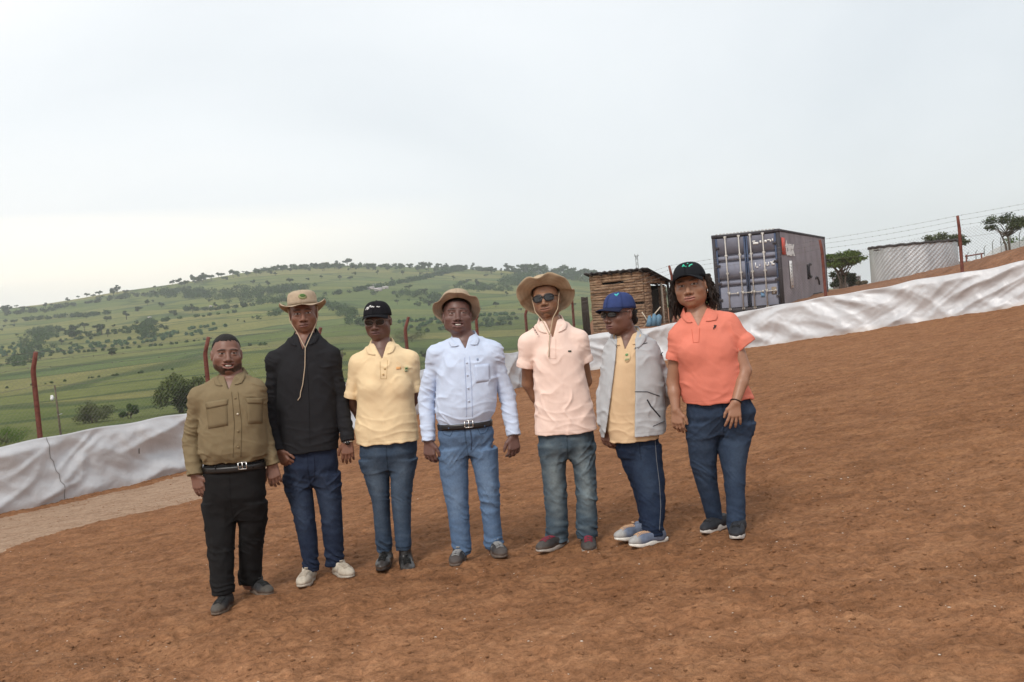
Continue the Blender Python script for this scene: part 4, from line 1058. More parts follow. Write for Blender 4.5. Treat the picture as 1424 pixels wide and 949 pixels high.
HAIRC = (.012, .010, .009)
def make_person(S):
    # ---- where the feet meet the ground
    feet = []
    for px_, py_, yaw_ in S['feet']:
        h_ = hit(px_, py_, 4.0, 9.0); feet.append((h_, yaw_))
    Yr = sum(f[0].y for f in feet)/2 + .04
    xr = sum(f[0].x for f in feet)/2
    root = empty('person', (xr, Yr, ground_z(xr, Yr))); tag(root, S['label'], 'person')
    O = np.array(root.location)
    def L(px_, py_, dy=0.0): return np.array(at(px_, py_, Yr+dy))-O
    def row(r, dyf=lambda z: 0.0):
        py_, l, rr_, b = r[:4]; dy = r[4] if len(r) > 4 else 0.0
        a = L(l, py_); c = L(rr_, py_); dy += dyf((a[2]+c[2])/2)
        a = L(l, py_, dy); c = L(rr_, py_, dy); mid = (a+c)/2
        return (mid[2], mid[0], mid[1], np.linalg.norm(c-a)/2, b)
    torso = [row(r) for r in S['torso']]
    neck = L(S['neck'][0], S['neck'][1]-S.get('nup', 16), .018)
    tr_ = max(torso); torso.append((max(neck[2]-.045, tr_[0]+.03), neck[0]*.75+tr_[1]*.25, neck[1], .088, .078))
    H = S['head']; bear_ = math.degrees(math.atan2(xr, Yr)); hs = H.get('s', 1.0)
    hc = L(H['px'], H['py'], H.get('dy', -.02))
    rotm = (Euler((0, 0, R(-(H.get('yaw', 0)+bear_)))).to_matrix() @ Euler((R(-H.get('pitch', 0)), 0, 0)).to_matrix() @ Euler((0, R(-H.get('tilt', 0)), 0)).to_matrix())
    RM = np.array(rotm)
    hx = H.get('w', 1.0)
    hsv = np.array((hs*hx, hs, hs))
    hc = hc + RM@np.array((0, .045*hs, 0))           # eye-level point given; move to the middle of the skull
    def h2p(v): return hc + RM@(np.array(v)*hsv)
    def p2h(P): return ((P-hc)@RM)/hsv
    arms = []
    for A in S['arms']:
        sh, el, wr, tip = (L(*A[k]) for k in ('sh', 'el', 'wr', 'tip')); sh = sh+(0, 0, S.get('shup', .020))
        arms.append((A, sh, el, wr, tip))
    legs = []
    for rows, (fp, fy) in zip(S['legs'], feet):
        f_ = np.array(fp)-O
        zt_, zb_ = row(rows[0])[2-2], row(rows[-1])[0]
        ank = f_[1]+.055*math.cos(R(fy))
        legs.append([row(r, lambda z: ank*float(np.clip((zt_-z)/(zt_-zb_), 0, 1))) for r in rows])
    pelvis = [row(r) for r in S['pelvis']]
    pelvis = [pelvis[0]]+[(q_[0], q_[1], q_[2], q_[3]*(.965 if i_ < len(pelvis)-2 else .80), q_[4]*(.95 if i_ < len(pelvis)-2 else .62)) for i_, q_ in enumerate(pelvis[1:])]
    if 'belt' not in S: q_ = pelvis[0]; pelvis.insert(0, (q_[0]+.07, q_[1], q_[2], q_[3]*.93, q_[4]*.88)); pelvis[1] = (q_[0], q_[1], q_[2], q_[3]*.97, q_[4]*.95)

    # ---- body: one continuous surface with head, arms, hands and legs
    allp = [h2p((0,0,.16)), hc] + [p for a in arms for p in a[1:]] + [np.array((r[1], r[2], r[0])) for lg in legs for r in lg]
    lo = np.min(allp, 0)-.14; hi = np.max(allp, 0)+.14; lo[2] = .03; hi[2] = h2p((0,0,.15))[2]+.03; hi[1] = max(hi[1], .2); lo[1] = min(lo[1], -.22)
    fx = [(hc[0]-.115*hs, hc[0]+.115*hs, .0026)]; fy_ = [(hc[1]-.14*hs, hc[1]+.13*hs, .0028)]; fz = [(hc[2]-.15*hs, hc[2]+.14*hs, .0026)]
    for A, sh, el, wr, tip in arms:
        if A.get('hide'): continue
        a_ = np.minimum(wr, tip)-.045; b_ = np.maximum(wr, tip)+.045
        fx.append((a_[0], b_[0], .0036)); fy_.append((a_[1], b_[1], .0036)); fz.append((a_[2], b_[2], .0036))
    Fd = Field(axis(lo[0], hi[0], .009, fx), axis(lo[1], hi[1], .009, fy_), axis(lo[2], hi[2], .009, fz))
    tb_ = sorted(torso); Fd.add(loft([(r[0]+(.05 if i_ == 0 else 0), r[1], r[2], r[3]*(.84 if i_ < 3 else .95), r[4]*(.78 if i_ < 3 else .92)) for i_, r in enumerate(tb_)], grow=-.012), 0)
    Fd.add(loft(pelvis, grow=-.02), .04)
    Fd.add(cone(neck+(0,.01,-.02), h2p((0,.03,-.05)), .060*S.get('neckw', 1), .056*S.get('neckw', 1)), .03)
    Fd.add(cone(neck+(0,.0,-.05), arms[0][1], .05, .045), .04); Fd.add(cone(neck+(0,.0,-.05), arms[1][1], .05, .045), .04)
    Fd.add(ell(neck+(0,-.010,-.115), (.085,.076,.08)), .03)
    for lg in legs:
        q = [np.array((r[1], r[2], r[0])) for r in lg]
        for i in range(len(q)-1): Fd.add(cone(q[i], q[i+1], max(lg[i][3]-.03, .032), max(lg[i+1][3]-.03, .032)), .03)
        Fd.add(cone(q[-1], q[-1]*(1,1,0)+(0,0,.06), .034, .036), .01)
    ru = S.get('armr', 1.0)
    for A, sh, el, wr, tip in arms:
        lo_s = .84 if S.get('jacket', S['shirt'])['sleeve'] == 'long' else 1.0
        Fd.add(cone(sh, el, .047*ru*lo_s, .038*ru*lo_s), lambda Z, z0=sh[2]: np.where(Z > z0-.09, .03, .004))
        mid = el*.62+wr*.38
        Fd.add(cone(el, mid, .037*ru*lo_s, .036*ru*lo_s), .015); Fd.add(cone(mid, wr, .036*ru*lo_s, .0255*ru), .015)
        # hand: palm and five separate bent fingers
        d = (tip-wr); hl = A.get('hl', .185); d = d/np.linalg.norm(d)
        n = np.array(A.get('n', (0, 1, 0)), float); n -= d*(n@d); n /= np.linalg.norm(n)
        s_ = np.cross(d, n); s_ *= A['thumb']*(1 if s_[0] > 0 else -1) if abs(s_[0]) > .3 else 1
        s_ /= np.linalg.norm(s_)
        k_ = hl/.185; spread = A.get('spread', .05); curl = A.get('curl', 18)
        kn = []
        for i, (off_, ln) in enumerate(((.031, .088), (.010, .090), (-.011, .086), (-.031, .078))):
            kn.append(wr+d*ln*k_+s_*off_*k_)
            Fd.add(cone(wr+d*.008+s_*off_*.55*k_, kn[-1], .0145*k_, .0128*k_), .012)
        for i, (off_, fl_) in enumerate(((.031, .078), (.010, .086), (-.011, .080), (-.031, .064))):
            p = kn[i]; dd = d*math.cos(spread*off_/.03)+s_*math.sin(spread*off_/.03*1.6); ang = 0
            for seg_, (fr_, r0_, r1_) in enumerate(((.44, .0108, .0100), (.31, .0098, .0090), (.25, .0088, .0075))):
                ang += R(curl*(1.0, 1.35, .8)[seg_])
                v_ = dd*math.cos(ang)+n*math.sin(ang); p2 = p+v_*fl_*fr_*k_
                Fd.add(cone(p, p2, r0_*k_, r1_*k_), .003); p = p2
        tb = wr+d*.022*k_+s_*.022*k_; t1 = tb+(d*.72+s_*.66+n*.12)*.040*k_; t2 = t1+(d*.92+s_*.34+n*.22)*.030*k_; t3 = t2+(d*.97+s_*.14+n*.25)*.024*k_
        Fd.add(cone(tb, t1, .0165*k_, .0125*k_), .012); Fd.add(cone(t1, t2, .0118*k_, .0105*k_), .004); Fd.add(cone(t2, t3, .0105*k_, .0082*k_), .003)
    HR = lambda c, r, rot=None: ell(h2p(c), np.array(r)*hsv, RM)
    HC = lambda a, b, ra, rb: cone(h2p(a), h2p(b), ra*hs, rb*hs)
    jw = H.get('jaw', 1.0)
    Hd = Fd
    hk = lambda k: k
    Hd.add(HR((0,.014,.028), (.075,.096,.090)), .02)
    Hd.add(HR((0,-.022,-.035), (.063*jw,.070,.078)), .03)
    Hd.add(HR((0,-.044,-.086), (.038*jw,.038,.028)), .03)
    for sx_ in (-1, 1):
        Hd.add(HR((sx_*.045*jw,-.055,-.030), (.023,.022,.021)), .022)
        Hd.add(HR((sx_*.050*jw,-.008,-.060), (.018,.034,.030)), .038)
    Hd.add(HR((0,-.068,-.072), (.033,.027,.030)), .022)
    Hd.add(HR((0,-.066,-.104), (.021,.018,.014)), .015)
    for sx_ in (-1, 1): Hd.add(HR((sx_*.028,-.081,.020), (.030,.013,.010)), .014)
    for sx_ in (-1, 1): Hd.sub(HR((sx_*.033,-.104,.000), (.021,.020,.014)), .012)
    Hd.add(HC((0,-.084,.006), (0,-.107,-.037), .0085, .0125), .012)
    nw = H.get('nose', 1.0)
    Hd.add(HR((0,-.109,-.040), (.0125*nw,.012,.0105)), .006)
    for sx_ in (-1, 1): Hd.add(HR((sx_*.0150*nw,-.097,-.044), (.0105,.012,.0090)), .006)
    for sx_ in (-1, 1):
        Hd.add(HR((sx_*.0315,-.0755,.0), (.0128,.0128,.0128)), .002)
        Hd.add(HR((sx_*.0315,-.0770,.0085), (.0175,.0130,.0075)), .004)
        Hd.add(HR((sx_*.0315,-.0755,-.0105), (.0165,.0115,.0055)), .005)
    smile = H.get('smile', 0)
    mw_ = .0245+.006*smile
    cv = .0045*smile+.0008
    mz = lambda x_: cv*(x_/.02)**2
    up, lo_, gap = (-.0645, -.0885, .0050) if smile > .5 else (-.0690, -.0808, 0)
    for x_ in (-.62, 0, .62):
        xo = x_*mw_; yo = .0045*abs(x_)
        Hd.add(HR((xo,-.0905+yo,up+mz(xo)), (mw_*.56,.0120,.0060)), .004); Hd.add(HR((xo*.88,-.0885+yo,lo_+mz(xo)), (mw_*.50,.0120,.0072)), .004)
    for x_ in (-.6, 0, .6):
        xo = x_*mw_; yo = .0045*abs(x_)
        if smile > .5: Hd.sub(HR((xo*.8,-.1020+yo,-.0757+mz(xo)), (mw_*.5,.017,.0058)), .003)
        else: Hd.sub(HR((xo,-.1060+yo,-.0750+mz(xo)), (mw_*.52,.012,.0015)), .003)
    if smile > .5: Hd.add(HR((0,-.0845,-.0735), (mw_*.70,.0130,.0062)), .001)
    for sx_ in (-1, 1):
        Hd.add(HR((sx_*.077,.012,-.008), (.010,.019,.031)), .007); Hd.sub(HR((sx_*.086,.006,-.006), (.006,.010,.019)), .004)
    V, Q_ = Fd.mesh()
    q = p2h(V); x, y, z = q.T; ax = np.abs(x)
    sk = np.array(S['skin']); C = np.tile(sk, (len(V), 1))
    inhead = (np.linalg.norm(q/(.1,.13,.14), axis=1) < 1)
    def paint(mask, c, a=1.0):
        mm = np.clip(mask, 0, 1)[:, None]*a; C[:] = C*(1-mm)+np.array(c)*mm
    front = (y < -.03) & inhead
    paint(inhead*sstep(.075, .055, z)*0, sk)
    # skull hair (short), hairline over the forehead and behind the ears
    hl_ = .075 - .5*np.clip(ax-.045, 0, 1)*1.2
    hairm = inhead & (z > np.where(y < -.02, hl_, .075-1.25*(y+.02)-.35*np.clip(ax-.055, 0, 1))) & (ax*0+1 > 0) & ~((ax > .069) & (z < .03))
    nz0 = noise3(V[:,0]*150, V[:,1]*150, V[:,2]*150)*.010
    lim_ = np.where(y < -.02, hl_, .075-1.25*(y+.02)-.35*np.clip(ax-.055, 0, 1))
    paint(inhead*(sstep(-.006, .010, z+nz0-lim_))*(1-1.0*((ax > .069) & (z < .03))), HAIRC, .95)
    zc = z-mz(x)
    lip = np.clip(1.35-((x/(mw_*1.02))**2+((zc+.0752)/(.0122+.0035*smile))**2), 0, .35)/.35*front*(y < -.075)
    paint(lip, S.get('lip', tuple(sk*np.array((1.15,.82,.85)))), .75)
    if smile > .5:
        inner = ((x/(mw_*.86))**2+((zc+.0757)/.0070)**2 < 1) & front
        paint(inner*1.0, (.05,.02,.018))
        teeth = ((x/(mw_*H.get('teeth', .68)))**2+((zc+.0735)/.0052)**2 < 1) & front & (y < -.078); paint(teeth*1.0, (.60,.55,.49))
    else:
        paint((np.abs(zc+.075) < .0018)*(ax < mw_*.95)*front*1.0, sk*.35)
    paint(np.clip(1.4-((ax-.0085*nw)/.0055)**2-((z+.051)/.0035)**2, 0, 1)*front*(y < -.085), sk*.22, .9)      # nostrils
    ex = ax-.0315; lidc = H.get('eye', 1.0)*.76
    op = (ex/.0150)**2+((z-.0005)/(.0062*lidc))**2
    paint((op < 1.8)*front*(y < -.06)*1.0, sk*.34, .7)
    if not H.get('shut'):
        paint((op < 1.0)*front*(y < -.06)*1.0, (.33,.29,.27))
        gz = H.get('gaze', 0.0)
        ir = ((x-np.sign(x)*.0315-gz*.005)/.0058)**2+((z-.001)/.0058)**2
        paint((ir < 1)*(op < 1.05)*front*(y < -.06)*1.0, (.018,.010,.008))
    br = ((ax-.031)/.023)**2+((z-.0225-H.get('brow', 0)+9*(ax-.026)**2)/.0052)**2
    paint(np.clip(1.5-br, 0, 1)*front*(y < -.045), (.018,.013,.011), .8)
    bd_ = H.get('beard', 0)
    if bd_:
        zz_ = -.052-.25*np.clip(.055-ax, 0, 1)*.55
        bm = sstep(0, .012, (-.070+.50*np.clip(ax-.036, 0, .03)+.006*noise3(V[:,0]*60, V[:,1]*60, V[:,2]*60)) - z)*(inhead)*(y < .012)*(((x/.033)**2+((z+.072)/.020)**2) > 1)*(z > -.125)
        ch = np.clip(1.3-((x/.030)**2+((z+.105)/.016)**2), 0, 1)*front
        mo = np.clip(1.5-((x/.028)**2+((z+.0590)/.0045)**2), 0, 1)*front*(y < -.08)
        nz_ = .75+.5*noise3(V[:,0]*260, V[:,1]*260, V[:,2]*260)
        paint(np.clip((bm*bd_*H.get('beardside', 1)+ch*bd_)*nz_, 0, 1), (.014,.011,.010), .93); paint(mo*np.clip(nz_, 0, 1), (.014,.011,.010), .75*H.get('must', bd_))
    # lighter palms and nails
    body = mesh_np('body', V, Q_, M['skin'], root, True, C)

    # ---- garments
    def garment_mesh(name, F, mat, colfn):
        v, f = F.mesh(); o = mesh_np(name, v, f, mat, root, True, colfn(v)); return o, BVHTree.FromPolygons([tuple(a) for a in v], [tuple(a) for a in f.tolist()])
    camO = Vector((0, 0, EYE))-Vector(O)
    def onsurf(bvh, px_, py_, lift=.004):
        dv = ray(px_, py_); h_ = bvh.ray_cast(camO, dv)
        if h_[0] is None: return L(px_, py_, -.1)
        return np.array(h_[0]-dv*lift)
    def patch(name, bvh, quad, mat, parent, col, lift=.004, nu=8, nv=8, thick=.003, shape=None):
        """a small piece of cloth or print lying on a garment: quad = four corners in the photograph, upper left first, clockwise"""
        G = np.zeros((nu, nv, 3))
        for i in range(nu):
            for j in range(nv):
                u_, v_ = i/(nu-1), j/(nv-1)
                if shape == 'round':
                    a_, b_ = 2*u_-1, 2*v_-1
                    u_ = .5+.5*a_*math.sqrt(max(0, 1-b_*b_/2)); v_ = .5+.5*b_*math.sqrt(max(0, 1-a_*a_/2))
                t_ = lerp(quad[0], quad[1], u_); b2_ = lerp(quad[3], quad[2], u_); p = lerp(t_, b2_, v_)
                G[i, j] = onsurf(bvh, p[0], p[1], lift)
        return grid_obj(name, G, mat, parent, np.array(col), thick)
    def line(name, bvh, pts, rad, parent, col, lift=.001, n=16, mat=None):
        pts = np.array(pts, float); t_ = np.linspace(0, len(pts)-1, n*(len(pts)-1)+1)
        P = [onsurf(bvh, np.interp(u_, range(len(pts)), pts[:,0]), np.interp(u_, range(len(pts)), pts[:,1]), lift) for u_ in t_]
        mb_ = MB(); mb_.tube(P, rad, 5, col=col); return mb_.build(name, mat or M['thread'], parent, True, True)
    def blob_noise(seed, amp, sc, sharp=.5):
        def fn(X, Y, Z):
            w_ = noise3(X*4+seed, Y*4, Z*3)*.7
            a_ = noise3(X*sc[0]+w_+seed, Y*sc[1]+w_, Z*sc[2]+seed*1.7+w_)
            b_ = noise3(X*sc[0]*2.1+seed*3, Y*sc[1]*2.1-w_, Z*sc[2]*2.1+w_)
            return amp*((1-sharp)*a_ + sharp*(np.abs(a_)*2-.5) + .45*b_)
        return fn

    # trousers
    T = S['trousers']; zk = [lg for lg in legs]
    allr = pelvis+legs[0]+legs[1]
    lo = np.array((min(r[1]-r[3] for r in allr)-.03, min(r[2]-r[4] for r in allr)-.04, min(r[0] for r in allr)-.02)); hi = np.array((max(r[1]+r[3] for r in allr)+.03, max(r[2]+r[4] for r in allr)+.04, max(r[0] for r in allr)+.02))
    Ft = Field(axis(lo[0], hi[0], .0048), axis(lo[1], hi[1], .0055), axis(lo[2], hi[2], .0048))
    Ft.add(loft(legs[0], 2.1, -.0075), 0, m=.05); Ft.add(loft(legs[1], 2.1, -.0075), .004, m=.05); Ft.add(loft(pelvis, 2.4, -.003), .035, m=.09)
    zbs = [lg[-1][0] for lg in legs]; zcro = pelvis[-1][0]; zkn = legs[0][len(legs[0])//2][0]
    xm = (legs[0][0][1]+legs[1][0][1])/2
    seed_ = S['seed']
    def trou(X, Y, Z):
        zb_ = np.where(X < (legs[0][-1][1]+legs[1][-1][1])/2, zbs[0], zbs[1])
        w_ = noise3(X*5+seed_, Y*5, Z*4)*.6
        hor = noise3(X*6+w_, Y*6+seed_, Z*19+w_*3+X*11); dg = noise3(X*9+Z*8+seed_, Y*7, Z*8-X*7); d2 = noise3(X*15-Z*12, Y*10, Z*13+seed_+X*10)
        pt_ = np.clip(.55+1.3*noise3(X*4, Y*4+seed_, Z*5), 0, 1.4)
        amp = .0012+.0105*np.exp(-((Z-zb_-.045)/.06)**2)*T.get('stack', 1)+.0060*pt_*np.exp(-((Z-zkn)/.08)**2)+.0055*pt_*np.exp(-((Z-zcro+.02)/.07)**2)
        cz_ = lambda n_: np.clip(1-np.abs(n_)*3.4, 0, 1)**1.6
        wx_ = X+.03*noise3(X*7, Y*7, Z*7+seed_); wz_ = Z+.03*noise3(X*6+3, Y*6, Z*6)
        cr_ = cz_(noise3(wx_*7+seed_, Y*5, wz_*16+wx_*14))*np.exp(-((Z-zkn)/.13)**2)+cz_(noise3(wx_*7-seed_, Y*5, wz_*15-wx_*15))*np.exp(-((Z-zcro)/.11)**2)+.8*cz_(noise3(wx_*9+seed_*2, Y*6, wz_*24+wx_*6))*np.exp(-((Z-zb_-.05)/.08)**2)+.35*cz_(noise3(wx_*16, Y*8, wz_*6+seed_))
        return -.0072*T.get('loose', 1)*(cr_-.2)*pt_ + amp*(np.abs(hor)*2.2-.6)*.8 + T.get('loose', 1)*(.0034*(np.abs(dg)*2-.5)+.0012*(np.abs(d2)*2-.5)*pt_)
    Ft.disp(trou)
    tc_ = np.array(T['col']); fade = np.array(T.get('fade', T['col'])); fa = T.get('fa', 0)
    def tcol(v):
        X, Y, Z = v.T; c = np.tile(tc_, (len(v), 1))
        if fa:
            for lg in legs:
                zs_ = np.array([r[0] for r in lg])[::-1]; cx = np.interp(Z, zs_, np.array([r[1] for r in lg])[::-1]); a_ = np.interp(Z, zs_, np.array([r[3] for r in lg])[::-1]); cy = np.interp(Z, zs_, np.array([r[2] for r in lg])[::-1])
                zt_ = lg[1][0]*.45+lg[2][0]*.55
                k = np.exp(-((X-cx)/(a_*.62))**2)*np.exp(-((Z-zt_-.03)/(.19*T.get('fl', 1)))**2)*(Y < cy)
                k = np.clip(k*(.8+.6*noise3(X*9, Y*9, Z*5+seed_))+.25*np.clip(noise3(X*14, Y*10, Z*30), 0, 1), 0, 1)*fa
                c = c*(1-k[:,None])+fade*k[:,None]
        # seams at hem, outer leg and fly
        for lg, zb_ in zip(legs, zbs):
            c[(np.abs(Z-zb_-.022) < .0035) & (np.abs(X-lg[-1][1]) < lg[-1][3]+.02)] *= .62
        c[(np.abs(X-xm-(pelvis[0][1]-xm)*np.clip((Z-zcro)/(pelvis[0][0]-zcro), 0, 1)) < .004) & (Z > zcro-.02) & (Y < 0)] *= .6
        return c
    trous, bt = garment_mesh('trousers', Ft, M[T.get('mat', 'denim')], tcol)
    for pk in T.get('lines', ()): line('seam', bt, pk[0], pk[2] if len(pk) > 2 else .0022, trous, pk[1], .0)

    # shirt (and jacket)
    def top(name, rows, G, grow=0.0):
        A0 = [r for r in rows]
        pts = [np.array((r[1]+s*r[3], r[2]+t*r[4], r[0])) for r in A0 for s in (-1,1) for t in (-1,1)]+[p for a in arms for p in a[1:4]]+[neck]
        lo = np.min(pts, 0)-.09; hi = np.max(pts, 0)+.09; lo[2] = min(lo[2], A0[0][0]-.02) if False else min(min(r[0] for r in A0), min(a[3][2] for a in arms) if G['sleeve'] == 'long' else 9)-.03
        F = Field(axis(lo[0], hi[0], .0046), axis(lo[1], hi[1], .0055), axis(lo[2], hi[2], .0046))
        F.add(loft(rows, G.get('n', 2.35), grow, wave=0 if 'belt' in S else G.get('hem', .012)), 0, m=.06)
        for e_ in G.get('bulge', ()): F.add(ell(L(*e_[0]), e_[1]), .05, m=.06)
        for i, (A, sh, el, wr, tip) in enumerate(arms):
            F.add(cone(neck+(0,.008,-.035), sh+(0,0,-.002), .048+grow, A['r'][0]*.93+grow), .05, m=.06)
        F.add(ell(neck+(0,-.006,-.125), (.115+grow,.086+grow,.10)), .05)
        for i, (A, sh, el, wr, tip) in enumerate(arms):
            kf = lambda Z, z0=sh[2], kk=(.014 if G['sleeve'] == 'short' else .003): .055*sstep(z0-.18, z0-.05, Z)+kk
            r = [v*G.get('rs', 1.0)+grow for v in A['r']]; r[0] -= (.004 if G['sleeve'] == 'short' else .011)
            if G['sleeve'] == 'long':
                d_ = (wr-el)/np.linalg.norm(wr-el); end = wr+d_*.004
                F.add(cone(sh, el, r[0], r[1]), kf, m=.05); F.add(cone(el, end+d_*.03, r[1], r[2]), lambda Z, z0=sh[2]: .02*sstep(z0-.14, z0-.06, Z)+.008, m=.04, cutp=(end, d_))
                if G.get('cuff', 1): F.add(cone(end-d_*.055, end+d_*.03, r[2]+.003, r[2]+.002), 0, cutp=(end, d_))
            else:
                en = L(*A['end']); d_ = (en-sh)/np.linalg.norm(en-sh)
                F.add(cone(sh, en+d_*.05, r[0], r[1]), kf, m=.05, cutp=(en, d_)); F.add(cone(en-d_*.022, en+d_*.05, r[1]+.003, r[1]+.003), 0, cutp=(en, d_))
        zt_ = max(r[0] for r in rows); cx0 = rows[0][1]
        bn = blob_noise(seed_*1.3+2, G.get('amp', .006)*.45, G.get('sc', (7,7,5)), G.get('sharp', .6)); aa_ = .45 if G['sleeve'] == 'short' else 1.0
        an0 = blob_noise(seed_*2.1+5, G.get('aamp', .007)*.8*aa_, (8,8,17), .7)
        an = lambda X, Y, Z: an0(X, Y, Z)-.006*aa_*np.clip(1-np.abs(noise3(X*8, Y*8, Z*22+X*9+seed_*4))*2.2, 0, 1)**2*np.clip(noise3(X*6, Y*6, Z*7)*1.5+.6, 0, 1)
        axs = [(a[1], a[2], a[3]) for a in arms]
        rr = sorted(rows); zr_ = np.array([q_[0] for q_ in rr]); cr_ = np.array([q_[1] for q_ in rr]); ar_ = np.array([q_[3] for q_ in rr])
        def dsp(X, Y, Z):
            out_a = sstep(-.01, .03, np.abs(X-np.interp(Z, zr_, cr_))-np.interp(Z, zr_, ar_))
            low = sstep(zr_[0]+.26, zr_[0]+.02, Z)
            drape = noise3(X*13+seed_, Y*10, Z*2.2)*.005*low
            pull = (np.abs(noise3(X*9-Z*9*np.sign(X-cx0), Y*6, Z*6+seed_))-.25)*.004+G.get('crisp', 1)*(np.abs(noise3(X*17+Z*8, Y*12, Z*15+seed_*2))-.25)*.002
            cz_ = lambda n_: np.clip(1-np.abs(n_)*2.2, 0, 1)**2
            wx_ = X+.035*noise3(X*6, Y*6, Z*6+seed_); wz_ = Z+.035*noise3(X*5+3, Y*5, Z*5)
            cz_ = lambda n_: np.clip(1-np.abs(n_)*3.2, 0, 1)**1.5
            crs = cz_(noise3(wx_*9+wz_*6, Y*4, wz_*8-wx_*5+seed_))*np.clip(noise3(X*4, Y*4, Z*4+seed_*3)*1.6+.5, 0, 1)+.6*cz_(noise3(wx_*4, Y*3, wz_*15+seed_))*sstep(zr_[0]+.30, zr_[0]+.05, Z)*np.clip(noise3(X*5+9, Y*4, Z*5)*1.6+.6, 0, 1)
            pull = pull-.0068*G.get('crisp', 1)*crs
            return (bn(X, Y, Z)+drape+pull)*(1-out_a)*sstep(neck[2]+.02, neck[2]-.12, Z)+an(X, Y, Z)*out_a
        F.disp(dsp)
        # neck opening and front V
        vz = L(*G['v'])                                        # lowest point of the V
        nz_ = neck+np.array((0,-.03,.0))
        w0 = G.get('vw', .045)
        def vf(X, Y, Z):
            t_ = (Z-vz[2])/max(neck[2]+.02-vz[2], .02); cx_ = vz[0]+(neck[0]-vz[0])*np.clip(t_, 0, 1)
            return np.maximum(np.maximum((np.abs(X-cx_)-w0*np.clip(t_, 0, 1.25))*.8, vz[2]-Z), Y-neck[1]+.01)
        F.sub((vf, np.array((neck[0]-.12, neck[1]-.25, vz[2])), np.array((neck[0]+.12, neck[1]+.02, neck[2]+.12))), .004)
        F.sub(cone(neck+(0,.01,-.045), h2p((0,.03,-.05)), .064*S.get('neckw', 1), .064*S.get('neckw', 1)), .006)
        if 'open' in G:                                        # jacket left open in front
            l0, r0_, l1, r1_ = (L(*p) for p in G['open'])      # top left, top right, bottom left, bottom right
            def of(X, Y, Z):
                t_ = (Z-l1[2])/(l0[2]-l1[2])
                xl = l1[0]+(l0[0]-l1[0])*t_; xr_ = r1_[0]+(r0_[0]-r1_[0])*t_
                return np.maximum(np.maximum(xl-X, X-xr_), Y-neck[1]+.02)
            F.sub((of, np.array((-.4,-.5, l1[2]-.3)), np.array((.4, .1, neck[2]+.1))), .006)
        col = np.array(G['col'])
        def cf(v):
            c = np.tile(col, (len(v), 1)); c[np.abs(v[:,2]-zr_[0]-.018) < .003] *= .88
            return c
        return garment_mesh(name, F, M[G.get('mat', 'cotton')], cf)
    G = S['shirt']; shirt, bs = top(G.get('name', 'shirt'), torso, G)
    if 'jacket' in S:
        J = S['jacket']; jr = [row(r) for r in J['torso']]; jr.append((torso[-1][0], torso[-1][1], torso[-1][2], .098, .088)); jack, bj = top('jacket', jr, J, .006)
    def collar(name, G, bvh, parent, nrx=.070, nry=.074, hst=.028, fall=.040, tipl=.075, col=None, end=.86, spread=1.0):
        vz = L(*G['v']); NP = 57; G2 = []
        tip_ = np.array((G.get('tx', .088), 0, G.get('tz', -.070)))
        for i in range(NP):
            u_ = (i/(NP-1)*2-1); sg = np.sign(u_) or 1; ph_ = u_*math.pi*.78; af = abs(u_)
            fr_ = float(sstep(.45, 1.0, af)); f2 = max(0, (af-.45)/.55)**1.25
            B0 = np.array((neck[0]+nrx*math.sin(ph_), neck[1]+.012+nry*math.cos(ph_), neck[2]-.020+.016*math.cos(ph_)))
            Bv = np.array((vz[0]+sg*.013, neck[1]-nry*1.0, vz[2]+.008))
            Bp = B0*(1-f2)+Bv*f2; Bp[0] += sg*.012*math.sin(math.pi*min(f2, 1))
            h_ = hst*(1-.55*fr_); o_ = np.array((math.sin(ph_), math.cos(ph_), 0))
            Tp = (B0+o_*.030+np.array((0, 0, h_-fall)))*(1-f2)+(neck+np.array((sg*tip_[0], -nry-.01, tip_[2])))*f2
            Ft_ = Bp+np.array((0, 0, h_))+o_*.006
            G2.append([Bp, Bp+np.array((0, 0, h_*.6))+o_*.002, Ft_, Ft_*.86+Tp*.14+np.array((0, 0, .005)), Ft_*.66+Tp*.34+np.array((0, -.002, .004)), Ft_*.42+Tp*.58, Ft_*.2+Tp*.8, Tp])
        G2 = np.array(G2)
        for i in range(NP):
            for j in range(4, 8):
                p = G2[i, j]
                if p[1] < neck[1]+.03:
                    h_ = bvh.ray_cast(Vector((p[0], -1, p[2])), Vector((0, 1, 0)))
                    if h_[0] is not None: G2[i, j, 1] = min(p[1], h_[0].y-.007) if p[1] > h_[0].y-.03 else p[1]*.15+(h_[0].y-.008)*.85
        return grid_obj(name, G2, M[G.get('mat', 'cotton')], parent, np.array(col if col is not None else G['col'])*.97, .0035)
    cl_ = collar('collar', G, bs, shirt, **S.get('collar', {}))
    if 'jacket' in S: collar('collar', J, bj, jack, **J.get('collar', {}))
    for d in S.get('patches', ()):
        bv, par = {'shirt': (bs, shirt), 'jacket': (bj, jack) if 'jacket' in S else None, 'trousers': (bt, trous)}[d.get('on', 'shirt')]
        patch(d['name'], bv, d['q'], M[d.get('mat', 'thread')], par, d['col'], d.get('lift', .004), d.get('nu', 7), d.get('nv', 7), d.get('thick', .003), d.get('shape'))
    for d in S.get('lines', ()):
        bv, par = {'shirt': (bs, shirt), 'jacket': (bj, jack) if 'jacket' in S else None, 'trousers': (bt, trous)}[d.get('on', 'shirt')]
        line(d['name'], bv, d['p'], d['r'], par, d['col'], d.get('lift', .001))
    for px_, py_, c_ in S.get('buttons', ()):
        p = onsurf(bs, px_, py_, .003); mb = MB(); mb.tube([p+(0,.004,0), p-(0,.002,0)], .0065, 8, col=c_); mb.build('button', M['thread'], shirt, False, True)
